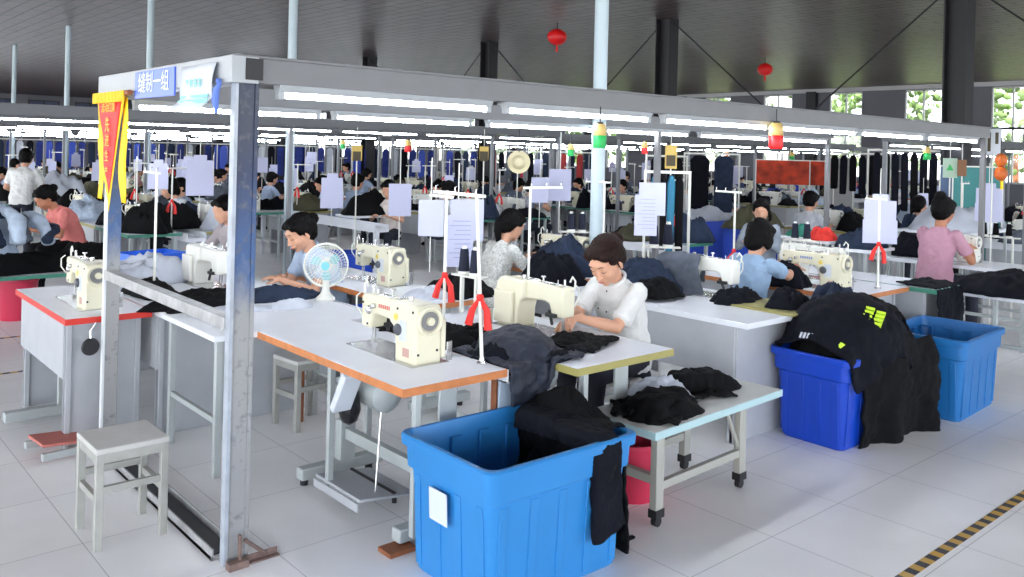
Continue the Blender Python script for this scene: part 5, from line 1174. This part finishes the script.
for si, (xa_, xb_) in enumerate(((11.2, 19.6), (21., 29.6))):
    for ri, yb in enumerate((3.6, 5.3)):
        t = thing('light_beam', f'pale overhead beam at the {("front", "back")[ri]} of the {("middle", "window")[si]} block toward the windows', 'beam', (xa_, yb, 0), 0, 'overhead light beams')
        MB().box(0, xb_ - xa_, -.045, .045, 2.02, 2.135).build('rail', beam_far, t, flat=True)
        for x_ in (.0, (xb_ - xa_) / 2, xb_ - xa_ - .05): MB().box(x_, x_ + .05, -.025, .025, 0, 2.02).build('post', mat('far_post', (.25, .26, .28), .5), t, flat=True)
        for k in range(6):
            x_ = xa_ + .1 + k * 1.36
            if proj(x_ + .6, yb, 2)[0] < 1064: dup(TP, (x_, yb, 1.985), 0, f'fluorescent tube, {ORD[k]} under the {("front", "back")[ri]} beam of the {("middle", "window")[si]} block', 'fluorescent tubes of the far light rows')
# ------------------------------------------------------------------ prototypes for the far stations
rb_ = random.Random(11)
tabs = [freeze(table(-.29, .29, -.60, .60, 'x', e, legs=lg, pedal=False, motor=False)) for e, lg in ((orange_edge, 'panel'), (green_edge, 'tube'), (yellow_edge, 'panel'))]
macs = [freeze(machine('x', m_, detail=False)) for m_ in (cream, cream2)]
stds = [freeze(stand(0, 0, .76, .8, .03, .3, 'x')), freeze(stand(0, 0, .76, .72, .2, .05, 'x', ribbon=.35))]
shirts = [mat('shirt_a', hexc(206, 208, 214), .8), mat('shirt_b', hexc(150, 165, 190), .8), mat('shirt_c', hexc(200, 150, 150), .8), mat('shirt_d', hexc(90, 100, 120), .8), mat('shirt_e', hexc(225, 215, 205), .8), mat('shirt_f', hexc(60, 70, 110), .8)]
shn = ['white', 'pale blue', 'dusty pink', 'slate', 'cream', 'navy']
pers = [freeze(person('x', (0, 0), 0, lean=l_, pitch=p_, shirt=shirts[0], style=st, sleeve=sl, seat=.47, wl=w1, wr=w2)) for l_, p_, st, sl, w1, w2 in
        ((16, 30, 'bun', .6, (.42, .1, .82), (.42, -.1, .82)), (26, 36, 'pony', .7, (.42, .12, .82), (.4, -.05, .85)), (8, 16, 'short', .6, (.38, .12, .84), (.42, -.12, .84)))]
HM = [(navy, 'navy'), (blackc, 'black'), (slate, 'slate grey'), (whitec, 'white'), (greyc, 'grey'), (lightden, 'pale denim'), (olive, 'olive'), (royalc, 'royal blue')]
hps = []
for k in range(5):
    o = heap_mesh(1, 1, 1, 90 + k, 16, fold=1.2).build('garment_heap', navy, smooth=180); tag(o, 'x', 'clothing'); KIDS[o.name] = []; hps.append(o)
fanp = None
CAND = []
used = {}
NU = [0]
SKIP = set([8,9,10,26,33,34,35,36,37,38,41,43,45,46,50,51,56,58,60,61,62,63,64,65,66,67,68,69,70,71,72,73,74,75,76,77,78,79,80,81,82,83,84,85,86,87,88,89,90,91,93,94,95,96,97,98,99,100,101,102,103,110,111,116,125,128,129,137,138,142,145,159,160,161,169,175,176,177,182,187,189,190,191,197,198,199,200,213,214,220,226,227,228,234,235,236,237,239,242,244,245,246,247,249,251,252,253,257,258,259,260,267,269,272,273,275,276,283,291,292,298,299,300,305,307,308,309,310,311,312,313,314,318,319,320,321,326,327,328,331,332,333,335,337,338,339,341,342,344,345,346,348,350,351,353,356,357,359,360,365,366,372,373,374,377,378,379,380,381,388,392,393,395,396,405,406,409,410,411,412,419,420,421,423,424,426,427,428,429,431,432,433,437,440,446,447,456,457,463,466,467,469,470,476,477,480,482,483,486,488,490,491,493,494,495,496,497,500,513,515,518,519,520,521,522,525,526,527,528,529,531,532,533,534,535,536,537,538,539,540,541,542,543,544,545,547,552,553,554,558,561,562,568,569,570,571,573,576,578,579,580,581,585,587,588,589,591,595,596,597,598,599,601,603,604,610,611,612,613,616,618,619,623,624,625,633,637,641,643,644,651,652,653,655,659,663,664,665,666,669,670,672,673,677,678,679,683,684,685,687,690,691,696,697,698,704,711,712,718,719,720,721,724,726,727,733,736,738,739,740,741,742,743,745,746,747,748,753,754,755,756,757,758,759,760,761,762,763,764,765,766,767,768,769,770,771,776,777,778,781,782,783,786,790,791,792,793,794,798,801,802,803,807,809,813,814,816,817,818,820,821,823,824,825,826,827,828,829,830,832,833,834,837,838,841,842,843,844,845,846,848,849,851,852,854,856,857,858,859,860,861,862,863,864,865,866,872,873,874,875,882,883,884,885,886,887,888,889,890,891,892,898,899,905,906,907,908,910,911,912,913,914,915,916])
def use(src, *a, **k):
    NU[0] += 1
    if NU[0] - 1 in SKIP and src not in tabs: return None
    c = dup(src, *a, **k); CAND.append((NU[0] - 1, c)); return c
occupied = [(2.9, 14.3), (2.72, 10.7), (2.25, 12.0), (4.35, 11.6), (3.52, 8.02), (6.95, 10.6), (9.6, 10.6), (10.6, 11.24), (12., 5.1), (8.75, 5.55)]
def spot(px, d):
    a = px - CX; qx = a / F; return d * (fw.x + qx * rt.x), d * (fw.y + qx * rt.y)
POSTS = [(13.65, 5.35 + 5.6 * k, .17) for k in range(9)] + [(5.44, 5.08 + 5.75 * k, .07) for k in range(9)] + [(x_, y_, .04) for y_ in rows_ + [3.6, 5.3] for x_ in (.2, 5., 9.78, 11.2, 15.4, 19.58, 21., 25.3, 29.58)]
POSTS += [(*spot(px, d), r_) for px, d, r_ in ((20, 27, 1.), (110, 28, 1.), (190, 27, 1.), (262, 26, 1.), (330, 27, 1.), (395, 26, 1.), (667, 14.5, .3), (712, 15.5, .4), (905, 13.5, .4), (858, 15.5, .4), (668, 9.2, .3), (470, 22, .6), (520, 24, .8), (580, 22, .5), (783, 17, .4), (817, 17, .3), (841, 17.2, .2), (978, 12.5, .25), (960, 12.7, .2), (722, 12.2, .4), (752, 11.6, .35), (352, 9.4, .2), (62, 13.2, .3), (955, 10.5, .5), (825, 9.2, .15), (803, 9.6, .15), (865, 9., .25), (370, 12.5, .35))]
def station(x, y, side, where, k, far):
    """side +1: operator at -x"""
    px, py, d = proj(x, y, 1.)
    if not (-60 < px < 1084) or d < 7 or d > 33: return
    if any(abs(x - a) < .45 and abs(y - b) < .5 for a, b in occupied): return
    if any(abs(x - a) < .32 + r_ and abs(y - b) < .66 + r_ for a, b, r_ in POSTS): return
    ps_ = f'{ORD[k]} along {where}'
    R = rb_.random
    rz = 0 if side > 0 else PI
    ti = int(R() * 3)
    use(tabs[ti], (x, y, 0), 0, f'{("orange", "green", "yellow")[ti]}-edged white table, {ps_}', 'sewing tables in the far rows')
    if R() < .86: use(macs[int(R() * 2)], (x, y + rb_.uniform(-.1, .1), .76), rz, f'small pale sewing machine, {ps_}', 'sewing machines in the far rows')
    if R() < .6: use(stds[int(R() * 2)], (x + side * .24, y - .4, .76 - .76 + .76), rb_.uniform(-.4, .4), f'white thread stand, {ps_}', 'thread stands in the far rows')
    if R() < .42: 
        kd = int(R() * 3); use(PSET[kd], (x + side * .26, y + rb_.uniform(-.4, .4), rb_.uniform(1.2, 1.5)), math.atan2(y, x) + rb_.uniform(-.4, .4), f'pale hanging work sheet, {ps_}', 'work sheets in the far rows', scale=rb_.uniform(.55, .85))
    if R() < .6 and far > 7.5:
        si = int(R() * 6); xx = x - side * .62
        if not any(abs(xx - a) < .6 and abs(y - b) < .6 for a, b in occupied) and not any(abs(xx - a) < .28 + r_ and abs(y - b) < .3 + r_ for a, b, r_ in POSTS):
            use(pers[int(R() * 3)], (xx, y, 0), rz + rb_.uniform(-.2, .2), f'seated worker in {shn[si]} top, {ps_}', 'seated workers in the far rows', mats={'shirt': shirts[si]}, scale=rb_.uniform(.91, 1.)); 
    for q in range(3):
        if R() < .85:
            hm = HM[int(R() * 8 * .999) if R() < .6 else int(R() * 3)]; o = use(hps[int(R() * 5)], (x + rb_.uniform(-.1, .1) + (0, 0, side * .36)[q], y + (-.42, .42, .05)[q], .76), R() * 6, f'{("nearer", "further", "middle")[q]} {hm[1]} cloth heap, {ps_}', 'cloth heaps in the far rows', mats={'garment_heap': hm[0]}, scale=(rb_.uniform(.35, .6), rb_.uniform(.35, .6), rb_.uniform(.15, .42)))
    if R() < .7:
        for q in range(2): use(CONE, (x + side * .22, y + .1 + .09 * q, .76), 0, f'{("nearer", "further")[q]} dark thread cone, {ps_}', 'thread cones in the far rows')
bands = [((7.0, 9.4), 'of the block beyond the round post', [2.45 * j + 6.95 for j in range(2)], (4.9, 6.2)), ]
def block(x0, x1, y0, y1, name):
    j = 0; x = x0
    while x < x1 - 1.5:
        k = 0; y = y0 + .7
        while y < y1 - .4:
            for sd, xo in ((1, .29), (-1, 1.13)):
                station(x + xo, y, sd, f'{ORD[j]} {("near", "far")[sd < 0]} row, {name}', k, proj(x, y, 1)[2])
            y += 1.22; k += 1
        t = None
        p = proj(x + .7, (y0 + y1) / 2, .7)
        if -300 < p[0] < 1300 and p[2] > 0:
            c_ = tag(MB().box(x + .6, x + .82, y0, y0 + 1.22 * k, .66, .70).box(x + .6, x + .61, y0, y0 + 1.22 * k, .7, .76).box(x + .81, x + .82, y0, y0 + 1.22 * k, .7, .76).box(x + .68, x + .74, y0 + .1, y0 + .16, 0, .66).box(x + .68, x + .74, y0 + 1.22 * k - .16, y0 + 1.22 * k - .1, 0, .66).build('center_trough', laminate, flat=True), f'white trough between the {ORD[j]} pair of rows, {name}', 'counter', 'troughs of the far blocks'); KIDS[c_.name] = []
        x += 2.45; j += 1
block(7.0, 9.6, 5.9, 7.1, 'block before the aisle')
block(11.4, 19.8, 3.2, 7.1, 'near middle block')
block(21., 29.6, 3.2, 7.1, 'near window block')
block(3.0, 9.8, 9.6, 13.8, 'first block past the aisle')
block(11.4, 19.8, 9.6, 13.8, 'second middle block')
block(.4, 9.8, 15., 19.2, 'second block past the aisle')
block(11.4, 19.8, 15., 19.2, 'third middle block')
block(2.4, 9.8, 20.4, 24.6, 'third block past the aisle')
block(11.4, 19.8, 20.4, 24.6, 'fourth middle block')
block(21., 29.6, 9.6, 13.8, 'second window block')
block(21., 29.6, 15., 17.8, 'third window block')
block(4.8, 9.8, 26., 29.6, 'fourth block past the aisle')
for l in (tabs, macs, stds, pers, hps):
    for o in l: kill(o)
# ------------------------------------------------------------------ far backdrops that stand in the hall
def spot(px, d):
    a = px - CX; qx = a / F; return d * (fw.x + qx * rt.x), d * (fw.y + qx * rt.y)
def rack(px, d, w_, z0, z1, cols, label, name='garment_rack', n=9, cat='clothes rack', rz=None):
    x, y = spot(px, d); t = thing(name, label, cat, (x, y, 0), (math.atan2(y, x) + PI / 2) if rz is None else rz)
    MB().box(-w_ / 2, w_ / 2, -.015, .015, z1 + .02, z1 + .05).box(-w_ / 2, -w_ / 2 + .03, -.015, .015, 0, z1 + .02).box(w_ / 2 - .03, w_ / 2, -.015, .015, 0, z1 + .02).box(-w_ / 2, -w_ / 2 + .03, -.25, .25, 0, .03).box(w_ / 2 - .03, w_ / 2, -.25, .25, 0, .03).build('frame', cream2, t, flat=True)
    r_ = random.Random(int(px))
    for k in range(n):
        xx = -w_ / 2 + .08 + (w_ - .16) * (k + .5) / n; zb = z0 + r_.uniform(-.08, .1); wd = w_ / n * .62; mb = MB(); a = r_.uniform(-.3, .3)
        prof = [(xx - wd * .3, z1), (xx + wd * .3, z1), (xx + wd * .55, z1 - .08), (xx + wd * (.5 + a * .3), zb), (xx - wd * (.5 - a * .3), zb), (xx - wd * .55, z1 - .08)]
        mb.prism(prof, 'y', -.2, .2); mb.build('garment', cols[k % len(cols)], t, bevel=.02)
    return t
royal_d = mat('cloth_deep_blue', hexc(28, 46, 120), .8, var=.3, vscale=6)
for k, (px, d) in enumerate(((20, 27), (110, 28), (190, 27), (262, 26), (330, 27), (395, 26))):
    rack(px, d, 2.6, .9, 1.75, [royal_d, blue_bin2, royal_d, navy, whitec, royal_d, slate], f'rack of royal blue garments, {ORD[k]} along the far side counting from the pennant')
rack(667, 14.5, .7, .8, 1.72, [blackc, navy], 'dark garments hanging beside the yellow notice board', n=4)
rack(712, 15.5, 1.0, .8, 1.78, [slate, navy], 'two round bulging bundles of hanging jeans', n=2)
rack(905, 13.5, 1.1, .9, 1.9, [navy, navy, blackc], 'navy garments hanging behind the person in the dark cap', n=7)
rack(858, 15.5, 1.1, 1.2, 1.85, [navy, blackc], 'dark garments hanging beyond the green signal lamp', n=6)
rack(668, 9.2, .5, .75, 1.55, [blackc, mat('cord_teal', hexc(30, 110, 140), .6)], 'black cloth and teal cords hanging behind the T-shaped stand', n=4)
rack(470, 22, 1.4, 1., 1.75, [slate, navy, royal_d], 'dark blue garments hanging far behind the tall lavender sheets', n=6)
rack(520, 24, 1.8, 1., 1.75, [slate, greyc, navy, pink_b], 'mixed dark garments hanging between the two white round posts', n=8)
rack(580, 22, 1.2, 1., 1.75, [mat('cloth_red', hexc(160, 50, 50), .8), slate], 'dull red garments hanging behind the white round post', n=5)
def panel(px, d, w_, z0, z1, m, label, name, cat, parts=None, z_leg=True, extra_rz=0):
    x, y = spot(px, d); t = thing(name, label, cat, (x, y, 0), math.atan2(y, x) + PI / 2 + extra_rz)
    MB().box(-w_ / 2, w_ / 2, -.02, .02, z0, z1).build('board', m, t, bevel=.003)
    MB().box(-w_ / 2 - .02, -w_ / 2, -.025, .025, 0, z1).box(w_ / 2, w_ / 2 + .02, -.025, .025, 0, z1).box(-w_ / 2 - .02, w_ / 2 + .02, -.025, .025, z1, z1 + .02).build('frame', cream2, t, flat=True)
    if parts: parts(t)
    return t
banner = mat('banner_orange', hexc(190, 60, 30), .7, var=.5, vscale=5)
panel(783, 17, 1.0, 1.25, 1.72, banner, 'orange-red printed hanging beyond the crowd, the panel with the tiny green lamp', 'banner', 'banner')
panel(817, 17, .62, 1.25, 1.72, banner, 'orange-red printed hanging next to the grey pillar, smaller of the pair', 'banner', 'banner')
panel(841, 17.2, .46, .2, 1.8, mat('pillar_grey', (.3, .3, .3), .7), 'plain grey upright panel beside the orange-red hangings', 'screen', 'panel')
panel(978, 12.5, .62, .3, 1.7, mat('teal_panel', hexc(60, 130, 130), .6), 'teal upright panel behind the cross of papers beyond the pink shirt', 'screen', 'panel')
panel(960, 12.7, .5, .3, 1.7, mat('bluegrey_panel', hexc(80, 100, 135), .6), 'blue-grey upright panel beside the teal one', 'screen', 'panel')
ysign = mat('notice_yellow', hexc(200, 170, 90), .6); dsign = mat('notice_dark', hexc(70, 60, 40), .6)
def sgn(px, py, d, w_, h_, m, label, deco=None, name='notice_sign'):
    a, b = px - CX, CY - py; qx, qy = (a * cs - b * sn) / F, (b * cs + a * sn) / F
    x, y, z = d * (fw.x + qx * rt.x), d * (fw.y + qx * rt.y), H + qy * d
    t = thing(name, label, 'sign', (x, y, z), math.atan2(y, x) - PI / 2)
    MB().box(-w_ / 2, w_ / 2, -.008, .008, -h_ / 2, h_ / 2).build('board', m, t, bevel=.002)
    MB().cyl((0, 0.01, -z), (0, .01, h_ / 2), .008, n=6).cyl((0, .01, 0), (0, .01, max(2.03 - z, .1)), .004, n=6).build('post', cream2, t)
    if deco: deco(t)
    return t
def d_y(t): MB().box(-.05, .05, -.012, -.008, -.1, .02).build('printing', dsign, t, flat=True)
sgn(671, 157, 9.5, .13, .26, ysign, 'yellow notice with a dark square hanging under the rear beam beside the black garments', d_y)
sgn(357, 153, 11, .13, .2, ysign, 'small yellow notice with dark print above the workers beyond the fan', d_y)
sgn(484, 153, 10.5, .11, .16, ysign, 'tiny yellow notice above the leaning thread stands', d_y)
gp = mat('pale_green', hexc(175, 200, 180), .6)
sgn(950, 168, 10.5, .16, .24, gp, 'pale notice with a green triangle beside the teal panel', lambda t: MB().prism([(-.04, -.03), (.04, -.03), (0, .05)], 'y', -.012, -.008).build('green_triangle', green, t, flat=True))
sgn(962, 168, 10.4, .1, .2, mat('brown_notice', hexc(130, 90, 60), .6), 'small brown notice next to the green triangle notice', None)
sgn(993, 142, 9.0, .16, .28, paper_w, 'white printed notice hanging at the far end of the front beam', lambda t: MB().box(-.05, -.02, -.012, -.008, -.1, .1).box(.02, .05, -.012, -.008, -.02, .1).build('printing', dsign, t, flat=True))
def orn(px, py, d, label):
    a, b = px - CX, CY - py; qx, qy = (a * cs - b * sn) / F, (b * cs + a * sn) / F
    x, y, z = d * (fw.x + qx * rt.x), d * (fw.y + qx * rt.y), H + qy * d
    t = thing('hanging_ornament', label, 'ornament', (x, y, z)); br_ = mat('ornament_orange', hexc(185, 90, 30), .5, var=.3)
    MB().ell((0, 0, 0), (.06, .06, .07)).build('upper_ball', br_, t); MB().ell((0, 0, -.14), (.065, .065, .075)).build('lower_ball', br_, t); MB().cyl((0, 0, .07), (0, 0, max(.1, 2.03 - z)), .006).build('cord', black, t); MB().cyl((.04, 0, -.3), (.03, 0, -.2), .015).build('tassel', yellow, t)
orn(1001, 160, 8.8, 'orange-brown double ball ornament hanging beside the white notice at the end of the beam')
sgn(549, 163, 11, .01, .01, paper_w, 'x') if False else None
hat = thing('straw_hat', 'pale round straw hat hanging from the rear beam near the white round post', 'hat', (0, 0, 0)); hx, hy = spot(519, 8.6); hat.location = (hx, hy, 1.66); hat.rotation_euler = (0, 0, math.atan2(hy, hx))
MB().lathe([(.07, -.01), (.075, 0), (.07, .02), (.04, .06), (.0, .065)], n=20, M=rot(-90, 'Y')).build('crown', mat('straw', hexc(205, 195, 160), .7), hat); MB().lathe([(.11, -.012), (.115, -.008), (.07, 0), (.05, 0)], n=24, M=rot(-90, 'Y')).build('brim', MATS['straw'], hat); MB().cyl((0, 0, .1), (0, 0, .37), .004).build('string', black, hat)
# blue crates and olive heap behind the light blue shirt
def crate(px, d, w_, z0, z1, m, label):
    x, y = spot(px, d); t = thing('plastic_crate', label, 'crate', (x, y, z0), math.atan2(y, x) + PI / 2); h = z1 - z0
    MB().box(-w_ / 2 + .02, w_ / 2 - .02, -.2, .2, 0, .02).box(-w_ / 2, w_ / 2, -.22, -.21, 0, h).box(-w_ / 2, w_ / 2, .21, .22, 0, h).box(-w_ / 2, -w_ / 2 + .01, -.22, .22, 0, h).box(w_ / 2 - .01, w_ / 2, -.22, .22, 0, h).build('shell', m, t)
    MB().box(-w_ / 2 - .02, w_ / 2 + .02, -.24, -.21, h - .03, h).box(-w_ / 2 - .02, w_ / 2 + .02, .21, .24, h - .03, h).build('rim', m, t)
crate(722, 12.2, 1.1, .0, .86, blue_bin2, 'royal blue crate under the grey papers behind the braided woman')
crate(752, 11.6, .7, .0, .88, blue_bin2, 'royal blue crate under the olive cloth heap')
crate(352, 9.4, .5, .0, .62, blue_bin2, 'royal blue crate on the floor beyond the desk fan')
for (px, d, z, w_, d2, h2, sd, mt, lb) in ((755, 11.6, .82, .9, .6, .36, 201, olive, 'olive green cloth heap in the royal blue crate'), (705, 12.2, .86, 1.0, .5, .22, 202, whitec, 'whitish grey stack of cut cloth beside the olive heap'), (62, 13.2, .9, .7, .6, .5, 203, whitec, 'rounded white cloth bundle beyond the salmon pink shirt'),
    (955, 10.5, .95, 1.4, .8, .4, 204, whitec, 'large white cloth draped behind the pink shirt'), (825, 9.2, .9, .3, .3, .16, 205, mat('cloth_red2', hexc(225, 50, 40), .7), 'small bright red cloth on the machine row beyond the light blue shirt'), (803, 9.6, .9, .35, .3, .14, 206, mat('cloth_teal', hexc(30, 120, 100), .7), 'small teal green cloth behind the navy thread cones'), (865, 9.0, .85, .6, .4, .3, 207, slate, 'slate grey cloth heap left of the cross of papers'),
    (370, 12.5, .8, .8, .5, .4, 208, blackc, 'black cloth heap in the shade behind the white cross of papers')):
    x, y = spot(px, d); h_ = heap_mesh(w_, d2, h2, sd, 24).build('garment_heap', mt, smooth=180); h_.location = (x, y, z); tag(h_, lb, 'clothing')
    if z > .5 and px not in (705, 755): 
        h3 = thing('side_table', 'small white table under the ' + lb.split(' behind')[0].split(' beyond')[0].split(' on ')[0].split(' in ')[0].split(' left')[0], 'table', (x, y, 0)); MB().box(-w_ / 2, w_ / 2, -d2 / 2, d2 / 2, z - .03, z).build('top', laminate, h3)
        for sx in (-1, 1):
            for sy in (-1, 1): MB().box(sx * (w_ / 2 - .04) - .015, sx * (w_ / 2 - .04) + .015, sy * (d2 / 2 - .04) - .015, sy * (d2 / 2 - .04) + .015, 0, z - .03).build('leg', leg_grey, h3)
# ------------------------------------------------------------------ last checks on labels
_bad = [o for o in bpy.data.objects if o.parent is None and 'label' in o.keys() and len(o['label'].split()) > 16]
for o in _bad: print('LONG', o.name, len(o['label'].split()), o['label'])
_un = [o.name for o in bpy.data.objects if o.parent is None and o.get('label') == 'x']
if _un: print('UNNAMED', _un)
# things wholly hidden from view are left out
for nm_ in ['black_roll', 'center_trough.005', 'center_trough.006', 'center_trough.007', 'center_trough.014', 'center_trough.021', 'center_trough.022', 'center_trough.023', 'center_trough.026', 'center_trough.029', 'center_trough.030', 'center_trough.032', 'center_trough.033', 'cloth_scrap.001', 'garment_heap.001', 'light_beam.047', 'light_beam.048', 'round_post.005', 'round_post.006', 'round_post.007', 'round_post.008', 'thread_cone.004']:
    ob_ = bpy.data.objects.get(nm_)
    if ob_:
        for c_ in [c for a in ob_.children for c in a.children] + list(ob_.children): bpy.data.objects.remove(c_)
        bpy.data.objects.remove(ob_)
